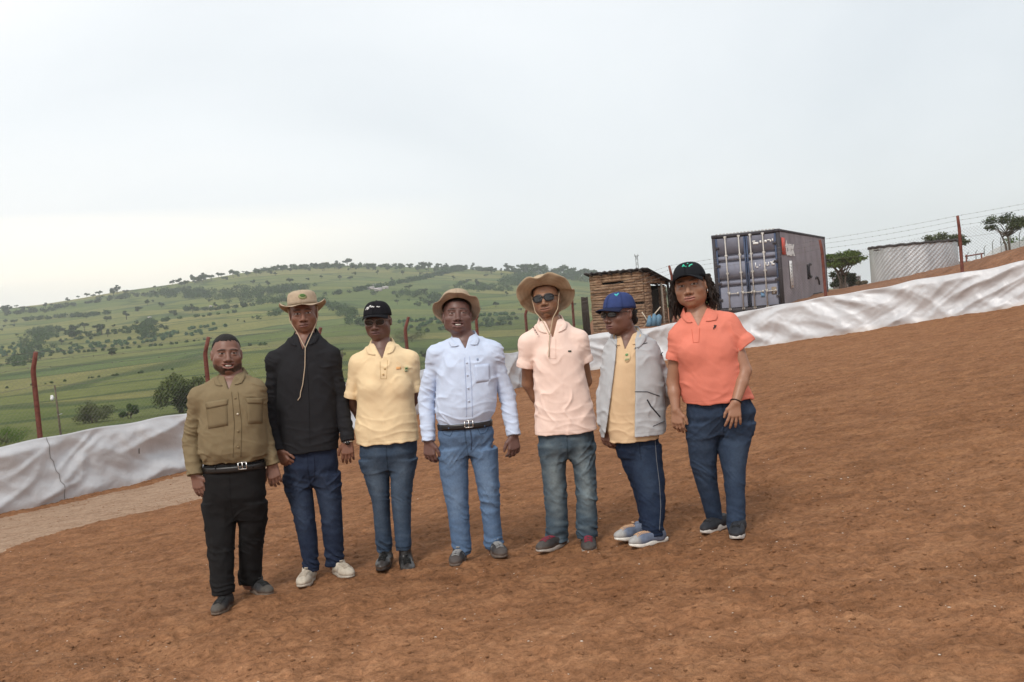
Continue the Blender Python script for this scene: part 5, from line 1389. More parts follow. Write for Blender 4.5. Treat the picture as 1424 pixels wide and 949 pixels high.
    if 'belt' in S:
        B = S['belt']; zc_ = L(*B['at'])[2]; rws = sorted(pelvis); zz_ = [r[0] for r in rws]
        cx_, cy_ = (float(np.interp(zc_, zz_, [r[i] for r in rws])) for i in (1, 2)); NB = 72
        G3 = np.zeros((NB+1, 4, 3))
        for i in range(NB+1):
            a_ = 2*math.pi*i/NB; dv = Vector((math.cos(a_), math.sin(a_), 0))
            rmax = 0
            for rw_, n_ in ((rws, 2.4), (sorted(torso), 2.35)):
                zq_ = [r[0] for r in rw_]; A_, B_ = (float(np.interp(zc_, zq_, [r[i_] for r in rw_])) for i_ in (3, 4))
                rmax = max(rmax, 1/((abs(dv.x)/A_)**n_+(abs(dv.y)/B_)**n_)**(1/n_))
            for j in range(4):
                G3[i, j] = (cx_+dv.x*(rmax+.007), cy_+dv.y*(rmax+.007), zc_+B.get('h', .036)*(j/3-.5))
        k_ = np.ones(7)/7
        for d in range(2):
            sm_ = np.convolve(np.pad(G3[:-1,0,d], 3, mode='wrap'), k_, 'valid'); G3[:-1,:,d] = sm_[:,None]; G3[-1,:,d] = G3[0,:,d]
        belt_ = grid_obj('belt', G3, M['leather'], trous, np.array((.012,.011,.011)), .004)
        fb = BVHTree.FromPolygons([tuple(v) for v in G3.reshape(-1, 3)], [(i*4+j, (i+1)*4+j, (i+1)*4+j+1, i*4+j+1) for i in range(NB) for j in range(3)])
        p = onsurf(fb, *B['at'], .006); mb = MB(); w_, h2_ = .026, .021
        for a_, b_ in (((-w_,-h2_),(w_,-h2_)),((w_,-h2_),(w_,h2_)),((w_,h2_),(-w_,h2_)),((-w_,h2_),(-w_,-h2_)),((0,-h2_),(0,h2_))):
            mb.tube([p+(a_[0],0,a_[1]), p+(b_[0],0,b_[1])], .0036, 6)
        mb.build('buckle', M['metalbit'], belt_, True)
        for bx_ in B.get('loops', ()):
            q1 = onsurf(fb, bx_[0], bx_[1]-5, .004); q2 = onsurf(fb, bx_[0], bx_[1]+5, .004); mb = MB(); mb.tube([q1, q2], .005, 6, col=tuple(tc_)); mb.build('belt_loop', M['denim'], trous, True, True)

    # shoes
    for i, ((fp, fy), lg) in enumerate(zip(feet, legs)):
        K = S['shoes']; k = K.get('s', 1.0); base = np.array(fp)-O
        gz0 = ground_z(fp.x, fp.y)-O[2]-.003; base[2] = gz0
        sh_ = empty('shoe', base); sh_.parent = root; sh_.rotation_euler = (0, 0, R(fy))
        ctop = K.get('top', .10); Fs = Field(axis(-.075, .075, .0036), axis(-.20, .16, .004), axis(0, ctop+.05, .0036))
        Fs.add(ell((0,.065*k,.045), (.039*k,.055*k,.050)), 0); Fs.add(ell((0,-.085*k,.040), (.047*k,.080*k,.034)), .03); Fs.add(cone((0,.06*k,.05), (0,-.06*k,.045), .040*k, .040*k), .03)
        Fs.add(cone((0,.045*k,.06), (0,.055*k,ctop), .040*k, .041*k), .025)
        Fs.add((lambda X, Y, Z: np.abs(X)*0+np.abs(Y)*0+np.abs(Z)+.5, np.zeros(3), np.zeros(3)), 0)
        Fs.f = np.maximum(Fs.f, np.maximum(.018-Fs.ax[2][None,None,:], Fs.ax[2][None,None,:]-ctop)); Fs.f[:,:,0] = .1
        Fs.disp(blob_noise(seed_+i*3, .0022, (22,18,22), .5))
        v, f = Fs.mesh(); c = np.tile(np.array(K['col']), (len(v), 1))
        toe = sstep(-.085*k, -.125*k, v[:,1]); c = c*(1-toe[:,None]*K.get('toea', 0))+np.array(K.get('toe', K['col']))*toe[:,None]*K.get('toea', 0)
        if 'accent' in K:
            st = (np.abs(v[:,1]-.02+.6*(v[:,2]-.05)) < .009) | (np.abs(v[:,1]+.02+.6*(v[:,2]-.05)) < .008); c[st & (v[:,2] < .07)] = K['accent']
        dust = sstep(.055, .02, v[:,2])*.38*K.get('dust', 1); c = c*(1-dust[:,None])+np.array((.24,.13,.075))*dust[:,None]*.9
        mesh_np('upper', v, f, M[K.get('mat', 'shoe')], sh_, True, c)
        ol = []; NS = 40
        for j in range(NS):
            a_ = 2*math.pi*j/NS; y_ = -math.cos(a_)*.150*k-.012*k; wv = .046+.006*math.cos(a_)-.007*math.exp(-((y_-.02)/.04)**2)
            ol.append((math.copysign(abs(math.sin(a_))**.75, math.sin(a_))*wv*k*1.04, y_))
        G4 = np.array([[(x_*s_, y_*s_, z_+(.012*sstep(-.09, -.16, y_) if z_ < .02 else .004*sstep(-.09, -.16, y_))) for s_, z_ in ((.02, .002), (.93, .002), (1.0, .008), (1.0, .026*K.get('sole', 1)), (.93, .030*K.get('sole', 1)))] for x_, y_ in ol+ol[:1]])
        grid_obj('sole', G4, M['shoe'], sh_, np.array(K['solec']), 0)
        mb = MB()
        ub = BVHTree.FromPolygons([tuple(a_) for a_ in v], [tuple(a_) for a_ in f.tolist()])
        def upz(x_, y_):
            h_ = ub.ray_cast(Vector((x_, y_, ctop-.003)), Vector((0, 0, -1))); return np.array((x_, y_, (h_[0].z if h_[0] is not None else .07)+.002))
        for j in range(5):
            y_ = -.012*k-.021*k*j
            for d_ in (1, -1): mb.tube([upz(d_*-.025*k, y_-.002), upz(d_*-.010*k, y_+.001), upz(d_*.010*k, y_-.009), upz(d_*.025*k, y_-.012)], .0030, 5, col=K['lace'])
        if 'tongue' in K or True:
            mb.tube([upz(-.012, -.004)+(0,-.004,.012), upz(.012, -.004)+(0,-.004,.012)], .006, 5, col=K['lace'])
        mb.build('laces', M['thread'], sh_, True, True)

    # ---- things on the head
    def hgrid(name, G, mat, col, thick=.003, parent=None):
        G = np.asarray(G, float); sh0 = G.shape; P = (G.reshape(-1, 3)*hsv)@RM.T+hc
        return grid_obj(name, P.reshape(sh0), mat, parent if parent is not None else root, col, thick)
    def hbvh(G):
        G = np.asarray(G); a, b = G.shape[:2]; P = (G.reshape(-1, 3)*hsv)@RM.T+hc
        return BVHTree.FromPolygons([tuple(v) for v in P], [(i*b+j, (i+1)*b+j, (i+1)*b+j+1, i*b+j+1) for i in range(a-1) for j in range(b-1)])
    Hh = H.get('hat')
    if Hh and Hh['kind'] == 'brim':
        c_ = np.array(Hh['col']); NA = 73; pt_ = R(Hh.get('back', 0)); z0_ = Hh.get('z', .045)
        def tiltp(x_, y_, z_):      # hat pushed back on the head
            yy, zz_ = y_-.012, z_-z0_; return (x_, .012+yy*math.cos(pt_)-zz_*math.sin(-pt_)*1, z0_+zz_*math.cos(pt_)-yy*math.sin(pt_))
        rng_ = np.random.default_rng(seed_); ph1, ph2 = rng_.uniform(0, 6, 2)
        CR = []
        for i in range(NA):
            a_ = 2*math.pi*i/(NA-1); r_ = []
            for s_, z_ in ((1.0, 0), (1.01, .02), (1.0, .045), (.97, .066), (.90, .082), (.70, .092), (.4, .096), (0.001, .097)):
                wv = 1+.02*math.sin(3*a_+ph1)*(z_ > .03)
                r_.append(tiltp(math.sin(a_)*.085*s_*wv, .012-math.cos(a_)*.105*s_*wv, z0_+z_*Hh.get('h', 1)))
            CR.append(r_)
        hat = hgrid('hat', CR, M['canvas'], c_, .003)
        BRM = []; cols = []
        for i in range(NA):
            a_ = 2*math.pi*i/(NA-1); w_ = Hh['w']; fr_ = math.cos(a_); sd_ = math.sin(a_)
            r_ = []
            for q_ in range(9):
                t_ = q_/8
                zz_ = Hh['brim'](fr_, sd_)*t_**1.3+Hh.get('wave', .006)*math.sin(5*a_+ph2)*t_+Hh.get('wave', .006)*.6*math.sin(9*a_+ph1)*t_
                e_ = w_*t_*(1+.05*math.sin(4*a_+ph1)); sh_f = math.sqrt(max(1-(min(abs(zz_), e_*.95)/max(e_, 1e-3))**2, .08)) if t_ > 0 else 1
                rx_, ry_ = .085+e_*sh_f, .105+e_*sh_f
                r_.append(tiltp(sd_*rx_, .012-fr_*ry_, z0_+zz_)); cols.append(c_*(.88 if q_ in (2, 4, 6) else 1.0))
            BRM.append(r_)
        hgrid('brim', BRM, M['canvas'], np.array(cols).reshape(NA, 9, 3), .004, hat)
        hgrid('band', [[(np.array(CR[i][0])*(1-t_)+np.array(CR[i][1])*t_)*np.array((1.025,1.02,1))+np.array((0,-.0002,.004)) for t_ in (0, .5, 1)] for i in range(NA)], M['canvas'], c_*.72, .002, hat)
        hb = hbvh(CR)
        for d in Hh.get('emblem', ()): patch(d['name'], hb, d['q'], M['thread'], hat, d['col'], d.get('lift', .004), 6, 6, .002, d.get('shape'))
        for cdl in Hh.get('cords', ()):
            pts = [np.array(h2p(p[1:])) if p[0] == 'h' else L(*p[1:]) if p[0] == 'p' else (onsurf(bs, p[1], p[2], p[3] if len(p) > 3 else .008)) for p in cdl]
            tt = np.linspace(0, len(pts)-1, 8*len(pts)); P = [np.array([np.interp(u_, range(len(pts)), [q_[d] for q_ in pts]) for d in range(3)]) for u_ in tt]
            mb = MB(); mb.tube(P, .0031, 6, col=c_*1.1); mb.build('chin_cord', M['thread'], hat, True, True)
    if Hh and Hh['kind'] == 'cap':
        c_ = np.array(Hh['col']); z0_ = Hh.get('z', .038); NA = 61; CR = []; cols = []
        tl = R(Hh.get('back', 8))
        def tp(x_, y_, z_):
            yy, zz_ = y_-.012, z_-z0_; return (x_, .012+yy*math.cos(tl)+zz_*math.sin(tl), z0_+zz_*math.cos(tl)-yy*math.sin(tl))
        for i in range(NA):
            a_ = 2*math.pi*i/(NA-1); r_ = []
            for q_ in range(10):
                t_ = q_/9; e_ = math.cos(t_*math.pi/2)**.62 if t_ < 1 else .001; z_ = .088*math.sin(t_*math.pi/2)**1.05*Hh.get('h', 1)
                r_.append(tp(math.sin(a_)*.0855*e_, .012-math.cos(a_)*.108*e_, z0_-.012+z_)); seam_ = (i % 10 == 0)
                cols.append(c_*(.7 if seam_ else 1.0))
            CR.append(r_)
        hat = hgrid('cap', CR, M['canvas'], np.array(cols).reshape(NA, 10, 3), .003)
        VS = []
        vl = Hh.get('vl', .068)
        for i in range(25):
            a_ = R(-62+124*i/24); r_ = []
            for q_ in range(7):
                t_ = q_/6; ext = vl*t_*math.cos(a_*1.12)**.7 if abs(a_*1.12) < 1.57 else 0
                x_ = math.sin(a_)*(.0865+.004*t_); y_ = .012-math.cos(a_)*.109-ext
                z_ = z0_-.006-.012*t_**1.5-Hh.get('curve', .35)*x_*x_*10*.5*(.4+.6*t_)+Hh.get('vup', 0)*t_
                r_.append(tp(x_, y_, z_))
            VS.append(r_)
        hgrid('visor', VS, M['canvas'], np.array(Hh.get('vcol', c_*.9)), .004, hat)
        mb = MB(); p = h2p(tp(0, .012, z0_-.012+.088*Hh.get('h', 1))); mb.tube([p-(0,0,.002), p+(0,0,.003), p+(0,0,.006)], [.008,.007,.002], 8, col=tuple(c_*.8)); mb.build('cap_button', M['thread'], hat, True, True)
        hb = hbvh(CR)
        for d in Hh.get('emblem', ()):
            if 'p' in d: line(d['name'], hb, d['p'], d['r'], hat, d['col'], .003, n=5)
            else: patch(d['name'], hb, d['q'], M['thread'], hat, d['col'], .004, 5, 5, .002, d.get('shape'))
    if H.get('hair') == 'short':
        Fh = Field(axis(hc[0]-.13, hc[0]+.13, .0036), axis(hc[1]-.16, hc[1]+.16, .0036), axis(hc[2]-.10, hc[2]+.16, .0036))
        Fh.add(HR((0,.015,.0295), (.0768,.0975,.0925)), 0)
        def cutf(X, Y, Z):
            P = np.stack(np.broadcast_arrays(X-hc[0], Y-hc[1], Z-hc[2]), -1)@RM; x_, y_, z_ = P[...,0]/hsv[0], P[...,1]/hsv[1], P[...,2]/hsv[2]
            lim = .006*noise3(X*70, Y*70, Z*70)+np.where(y_ < -.005, .076-.35*np.clip(np.abs(x_)-.035, 0, 1)-.9*np.clip(np.abs(x_)-.060, 0, 1)*2, np.maximum(.068-1.6*(y_+.005), -.045))
            return (z_-lim)*.6
        X, Y, Z = Fh.ax[0][:,None,None], Fh.ax[1][None,:,None], Fh.ax[2][None,None,:]
        Fh.f = np.maximum(Fh.f, -cutf(X, Y, Z)); Fh.disp(blob_noise(3, .0025, (150,150,150), .3))
        v, f = Fh.mesh(); mesh_np('hair', v, f, M['hair'], root, True, np.tile(HAIRC, (len(v), 1)))
    if H.get('hair') == 'bun':
        Fh = Field(axis(hc[0]-.14, hc[0]+.14, .004), axis(hc[1]-.14, hc[1]+.2, .004), axis(hc[2]-.12, hc[2]+.12, .004))
        Fh.add(HR((0,.055,-.005), (.071,.066,.058)), 0); Fh.add(HR((0,.105,-.045), (.042,.036,.034)), .015)
        Fh.disp(blob_noise(4, .004, (60,60,90), .4)); v, f = Fh.mesh(); mesh_np('hair', v, f, M['hair'], root, True, np.tile(HAIRC, (len(v), 1)))
    if H.get('hair') == 'long':
        g = np.random.default_rng(5); mb = MB()
        for i in range(300):
            sd_ = g.choice([-1, 1]); a_ = g.uniform(.15, 1.0)       # from temple round to the nape
            th_ = sd_*R(62+118*a_); rx_, ry_ = .083+g.uniform(0, .012), .098+g.uniform(0, .010)
            ln = g.uniform(.13, .225) if sd_ < 0 else g.uniform(.12, .20); p0 = np.array((math.sin(th_)*rx_, .014-math.cos(th_)*ry_, .045)); P = []
            ph_ = g.uniform(0, 6, 2); wv = g.uniform(.004, .011); out_ = g.uniform(.0, .030)
            for q_ in range(14):
                t_ = q_/13
                P.append(h2p(p0+np.array((sd_*out_*t_*1.2+wv*math.sin(t_*13+ph_[0]), wv*math.sin(t_*12+ph_[1])+.008*t_, -ln*t_))))
            c_ = np.array((.020,.013,.010))*g.uniform(.5, 2.0); mb.tube(P, [.0048]*10+[.004,.0035,.003,.001], 5, col=tuple(c_))
        mb.build('hair', M['hair'], root, True, True)
        mb = MB(); p = h2p((.083,-.008,-.045)); mb.tube([p+(0,0,.01), p, p-(0,0,.012)], [.002,.003,.002], 6); mb.build('earring', M['metalbit'], root, True)
    if 'glasses' in H:
        GL = H['glasses']; gl = None
        for sx_ in (-1, 1):
            G5 = []
            for i in range(25):
                a_ = 2*math.pi*i/24; r_ = []
                for q_ in range(5):
                    t_ = q_/4; x_ = sx_*.033+math.copysign(abs(math.cos(a_))**.8, math.cos(a_))*GL.get('ww', .0275)*t_; z_ = -.003+math.copysign(abs(math.sin(a_))**.8, math.sin(a_))*GL.get('hh', .019)*t_
                    r_.append((x_, -.101+x_*x_*4.2, z_))
                G5.append(r_)
            o_ = hgrid('glasses' if gl is None else 'lens', G5, GL['mat'], np.array(GL['col']), .002, gl)
            if gl is None: gl = o_
            rim_ = [h2p(np.array(G5[i][4])) for i in range(25)]
            mb = MB(); mb.tube(rim_, GL.get('rim', .0022), 5, col=GL['frame'])
            e_ = (sx_*.0605, -.086, .006); mb.tube([h2p(e_), h2p((sx_*.078,-.03,.006)), h2p((sx_*.081,.012,.004))], .0024, 5, col=GL['frame']); mb.build('frame', M['leather'], gl, True, True)
        mb = MB(); mb.tube([h2p((-.007,-.101,.004)), h2p((0,-.103,.007)), h2p((.007,-.101,.004))], .0024, 5, col=GL['frame']); mb.build('bridge', M['leather'], gl, True, True)
    for wri, nm, c_, rad_ in S.get('bands', ()):
        A, sh, el, wr, tip = arms[wri]; d_ = (wr-el)/np.linalg.norm(wr-el); u_ = np.cross(d_, (0, 1, 0)); u_ /= np.linalg.norm(u_); v_ = np.cross(d_, u_)
        mb = MB(); c0 = wr-d_*.006 if nm != 'watch' else wr+(tip-wr)/np.linalg.norm(tip-wr)*.016; mb.tube([c0+(u_*math.cos(a_)+v_*math.sin(a_))*.030*ru for a_ in np.linspace(0, 2*math.pi, 25)], rad_, 6, cap=False, col=c_)
        o_ = mb.build(nm, M['metalbit'] if nm == 'watch' else M['thread'], root, True, nm != 'watch')
        if nm == 'watch': mb = MB(); f0 = c0+np.array((.004,-.031,0)); mb.tube([f0, f0-(0,.007,0)], .015, 12); mb.build('watch_face', M['lens'], o_)
    return root
TAN = (.44,.345,.25); DENIM = (.035,.060,.125)
PEOPLE = []
PEOPLE.append(dict(seed=1, label='bearded person in an olive long sleeved shirt, black belt and black trousers', skin=(.195,.098,.070), lip=(.26,.105,.085), neckw=1.12, armr=1.05,
    feet=[(311,845,-2), (362,826,38)], neck=(322,533),
    head=dict(px=316, py=492, s=1.08, w=1.09, jaw=1.06, yaw=-4, pitch=3, tilt=-3, smile=.8, teeth=.58, beard=1, beardside=1, must=.45, hair='short', nose=1.15, eye=.8),
    torso=[(640,284,368,.128),(633,280,371,.148),(622,277,372,.158),(605,277,371,.158),(580,279,369,.148),(560,280,366,.138),(545,284,361,.118)],
    arms=[dict(sh=(277,557,.0), el=(267,611,.03), wr=(271,660,-.05), tip=(284,700,-.08), r=(.062,.060,.047), thumb=1, curl=14, n=(.25,1,0)),
          dict(sh=(355,547,.0), el=(365,600,.06), wr=(379,645,.03), tip=(384,686,.0), r=(.060,.054,.043), thumb=-1, curl=24)],
    pelvis=[(642,284,369,.125),(660,281,371,.135),(690,280,372,.135),(722,281,371,.125)],
    legs=[[(700,280,327,.10),(731,284,329,.095),(762,288,327,.085),(792,290,326,.082),(824,294,327,.078)],[(700,327,373,.10),(731,331,372,.095),(760,331,367,.085),(788,331,366,.082),(811,331,366,.078)]],
    trousers=dict(col=(.013,.0125,.013), mat='twill', stack=1.2, loose=1),
    shirt=dict(col=(.205,.158,.092), sleeve='long', v=(324,541), vw=.050, amp=.0075, aamp=.008, sc=(7,7,6), cdrop=.03), collar=dict(tipl=.080),
    belt=dict(at=(337,648), loops=[(300,648),(352,645)]), shoes=dict(col=(.030,.030,.032), solec=(.16,.12,.09), lace=(.02,.02,.02), toe=(.10,.085,.07), toea=.7, s=1.0, top=.115),
    buttons=[(330.5,576,(.62,.56,.45)),(331,600,(.24,.18,.10)),(331,622,(.24,.18,.10)),(327,554,(.24,.18,.10))],
    patches=[dict(name='pocket', q=[(286,563),(316,558),(317,592),(290,597)], col=(.195,.150,.087), lift=.001, thick=.002, mat='cotton'), dict(name='pocket', q=[(343,556),(366,556),(365,589),(345,590)], col=(.195,.150,.087), lift=.001, thick=.002, mat='cotton'),
             dict(name='pocket_flap', q=[(285,560),(317,555),(316,563),(287,569)], col=(.205,.158,.092), lift=.005, mat='cotton', nv=4), dict(name='pocket_flap', q=[(342,554),(367,554),(366,562),(344,561)], col=(.205,.158,.092), lift=.005, mat='cotton', nv=4)],
    lines=[dict(name='placket_seam', p=[(322,545),(326,590),(324,636)], r=.0018, col=(.11,.08,.04)), dict(name='placket_seam', p=[(331,545),(336,590),(335,636)], r=.0018, col=(.11,.08,.04))]))

PEOPLE.append(dict(seed=2, nup=21, label='person in a black long sleeved shirt and tan hat with hanging chin cord', skin=(.200,.092,.060), lip=(.17,.075,.065),
    feet=[(428,811,-4), (476,801,32)], neck=(424,483),
    head=dict(px=421.5, py=436, s=1.06, w=1.06, yaw=2, pitch=0, tilt=1, beard=.25, beardside=.3, nose=1.1, eye=1.05,
        hat=dict(kind='brim', col=TAN, w=.056, z=.045, back=6, wave=.004, brim=lambda fr, sd: .030*sd**4-.012*max(fr, 0)-.050*max(-fr, 0)**1.5,
            emblem=[dict(name='green_emblem', q=[(415,408.5),(426,408.5),(427,416),(414,416)], col=(.28,.30,.15), shape='round'), dict(name='emblem_tree', q=[(416.5,409),(424.5,409),(425,413),(417,413)], col=(.08,.16,.05), lift=.006, shape='round')],
            cords=[[('h',-.086,.0,.035),('h',-.080,-.030,-.045),('h',-.050,-.055,-.105),('p',424.3,484,-.100)], [('h',.086,.0,.035),('h',.080,-.030,-.045),('h',.050,-.060,-.108),('p',424.7,484,-.100)], [('p',424.5,484,-.100),('s',424,510),('s',421,535),('s',418,546),('s',417.5,552),('s',414,557)]])),
    torso=[(626,391,470,.128),(605,388,470,.130),(580,386,470,.128),(550,386,468,.124),(515,386,464,.118),(501,391,457,.102)],
    arms=[dict(sh=(383,506,.0), el=(378,566,.03), wr=(388,627,-.07), tip=(405,655,-.11), r=(.058,.054,.043), thumb=1, curl=42, n=(.5,.8,0)),
          dict(sh=(461,499,.0), el=(473,556,.03), wr=(484,612,-.03), tip=(483,652,-.06), r=(.058,.053,.041), thumb=-1, curl=20)],
    pelvis=[(618,391,470,.112),(650,393,472,.118),(674,394,475,.112)],
    legs=[[(660,393,436,.09),(682,396,436,.085),(715,406,439,.075),(752,414,443,.070),(793,422,445,.062)],[(660,432,475,.09),(682,438,476,.085),(712,444,477,.075),(750,448,479,.070),(786,452,479,.062)]],
    trousers=dict(col=(.019,.027,.052), fade=(.055,.078,.125), fa=.7, stack=1.1, lines=[([(437,634),(438,652),(437,668)], (.008,.012,.03), .003), ([(404,631),(411,640),(397,650)], (.009,.014,.035))]),
    shirt=dict(col=(.021,.021,.0235), sleeve='long', v=(424.5,487), vw=.047, amp=.006, aamp=.008, cdrop=.03), collar=dict(tipl=.072),
    shoes=dict(col=(.48,.42,.34), solec=(.50,.45,.38), lace=(.42,.36,.29), s=1.0, dust=.7, top=.095), bands=[(1,'watch',(.7,.7,.7),.006)],
    lines=[dict(name='placket_seam', p=[(427,505),(430,560),(431,618)], r=.0016, col=(.005,.005,.006))]))

PEOPLE.append(dict(seed=3, label='person in a pale yellow polo shirt, black cap and sunglasses', skin=(.135,.068,.051), lip=(.14,.06,.06),
    feet=[(536,790,-3), (566,789,10)], neck=(530,491),
    head=dict(px=523, py=447, s=1.02, w=1.06, yaw=14, pitch=-4, tilt=0, nose=1.1,
        hat=dict(kind='cap', col=(.014,.014,.017), z=.040, back=6, h=1.12, curve=.55, vl=.060,
            emblem=[dict(name='script_line', p=[(508.5,431.5),(510.5,428),(512,427.5),(510.5,431),(512.5,429.5),(513.5,426.5),(515.5,425),(516,427.8),(518,426),(519,427.6),(520.5,426.6)], r=.0026, col=(.8,.8,.8)), dict(name='script_line', p=[(523.5,427),(525,426.3),(526,427.4),(528.3,426.6)], r=.0026, col=(.8,.8,.8))]),
        glasses=dict(mat=M['lens'], col=(.02,.02,.02), frame=(.20,.13,.10), hh=.021, rim=.0024)),
    torso=[(613,497,582,.140),(592,494,580,.142),(565,497,577,.132),(540,497,575,.130),(520,497,574,.130),(504,503,568,.108)],
    arms=[dict(sh=(498,509,.0), el=(489,560,.07), wr=(520,606,.17), tip=(540,618,.20), r=(.047,.051), end=(488,553,.02), thumb=1, curl=25, hide=1),
          dict(sh=(571,504,.0), el=(574,556,.07), wr=(552,602,.17), tip=(535,610,.22), r=(.047,.051), end=(577,545,.02), thumb=-1, curl=25, hide=1)],
    pelvis=[(606,499,582,.125),(630,498,582,.135),(652,501,580,.128)],
    legs=[[(640,498,543,.10),(668,507,543,.09),(696,516,543,.080),(730,519,545,.068),(766,523,547,.060)],[(640,540,582,.10),(668,542,576,.09),(696,543,573,.080),(730,546,573,.068),(764,550,573,.060)]],
    trousers=dict(col=(.040,.062,.100), fade=(.105,.140,.185), fa=.75, stack=.8, loose=.7, fl=1.3),
    shirt=dict(col=(.78,.60,.37), sleeve='short', v=(534,499), vw=.055, mat='pique', amp=.0050, sc=(5,5,6), cdrop=.04, bulge=[((520,541,-.072),(.070,.06,.065)),((554,539,-.072),(.070,.06,.065))]), collar=dict(tipl=.072, fall=.042),
    shoes=dict(col=(.016,.015,.015), mat='leather', solec=(.05,.04,.035), lace=(.012,.012,.012), toe=(.05,.04,.035), toea=.6, top=.17, sole=1.2),
    buttons=[(535,513,(.55,.38,.18)),(533,521,(.55,.38,.18))],
    patches=[dict(name='orange_mark', q=[(551,510.5),(557.5,510),(557.5,513.5),(551,514)], col=(.76,.40,.17), nu=5, nv=4, thick=.001), dict(name='round_emblem', q=[(561.5,508.5),(568.5,508.5),(568.5,517.5),(561.5,517.5)], col=(.66,.58,.34), shape='round', thick=.001), dict(name='emblem_stroke', q=[(563.5,511.8),(566.8,511.2),(566.8,513.8),(563.5,514.2)], col=(.06,.18,.07), lift=.006, nu=4, nv=3, thick=.001), dict(name='emblem_stroke', q=[(563,515.5),(567,515.2),(566.5,516.8),(563.4,517)], col=(.08,.15,.10), lift=.006, nu=4, nv=3, thick=.001)],
    lines=[dict(name='placket_seam', p=[(528.5,503),(529.5,527),(537.5,527),(539,501)], r=.0011, col=(.45,.30,.14))]))

PEOPLE.append(dict(seed=4, label='smiling person in a light blue long sleeved shirt and blue jeans', skin=(.150,.080,.066), lip=(.15,.07,.065), neckw=1.1,
    feet=[(639,784,-8), (692,776,14)], neck=(645,481),
    head=dict(px=636, py=437, s=1.04, w=1.09, jaw=1.06, yaw=-3, pitch=9, tilt=-3, smile=1, teeth=.55, brow=.004, nose=1.2, eye=.5,
        hat=dict(kind='brim', col=(.40,.31,.225), w=.056, z=.050, back=26, h=.95, wave=.010, brim=lambda fr, sd: .002*max(fr, 0)-.016*sd*sd-.054*max(-fr, 0)**.7,
            emblem=[dict(name='green_emblem', q=[(630,409.5),(640,409.5),(640,416),(630,416)], col=(.30,.31,.16), shape='round'), dict(name='emblem_tree', q=[(632,412.5),(640,412.5),(640,415),(632,415)], col=(.05,.10,.04), lift=.007)])),
    torso=[(588,611,681,.120),(582,609,684,.134),(570,606,690,.148),(550,606,691,.148),(528,607,691,.140),(508,608,689,.130),(493,613,684,.108)],
    arms=[dict(sh=(608,497,.0), el=(593,553,.04), wr=(596,613,-.03), tip=(599,650,-.05), r=(.060,.054,.041), thumb=1, curl=26, n=(.4,.9,0)),
          dict(sh=(686,493,.0), el=(705,550,.04), wr=(714,605,-.03), tip=(716,642,-.05), r=(.060,.052,.041), thumb=-1, curl=26, n=(-.4,.9,0))],
    pelvis=[(581,610,682,.120),(605,607,688,.128),(632,608,692,.122)],
    legs=[[(625,608,653,.10),(658,610,653,.092),(701,619,653,.080),(735,624,655,.075),(771,629,657,.068)],[(625,650,693,.10),(658,658,695,.092),(697,666,696,.080),(730,670,698,.075),(763,672,702,.068)]],
    trousers=dict(col=(.095,.155,.260), fade=(.20,.285,.41), fa=.6, fl=1.4, stack=1.1, lines=[([(614,594),(617,604),(626,607),(632,596)], (.05,.09,.16), .0026), ([(680,594),(675,602),(668,604),(664,596)], (.05,.09,.16), .0026), ([(654,598),(656,612),(655,626)], (.05,.075,.13), .004)]),
    shirt=dict(col=(.55,.63,.79), sleeve='long', v=(648,485), vw=.048, amp=.0065, aamp=.009, sc=(7,7,6), cdrop=.03), collar=dict(tipl=.075),
    belt=dict(at=(652,590), loops=[(624,591),(674,588)]), shoes=dict(col=(.038,.036,.037), accent=(.30,.30,.30), solec=(.15,.12,.10), lace=(.26,.26,.26), toe=(.10,.08,.07), toea=.6, top=.10, sole=1.1),
    buttons=[(649,505,(.55,.62,.75)),(650,522,(.55,.62,.75)),(651,540,(.55,.62,.75)),(652,558,(.55,.62,.75))],
    patches=[dict(name='pocket', q=[(660,508),(681,506),(682,530),(662,533)], col=(.53,.61,.775), lift=.001, thick=.002, mat='cotton'), dict(name='chest_mark', q=[(662.5,499),(665,498),(665.5,501),(663.5,502)], col=(.25,.32,.45), nu=4, nv=4, thick=.001)],
    lines=[dict(name='placket_seam', p=[(646,497),(648,540),(649,580)], r=.0016, col=(.36,.43,.60)), dict(name='placket_seam', p=[(653,496),(656,540),(657,580)], r=.0016, col=(.36,.43,.60))]))

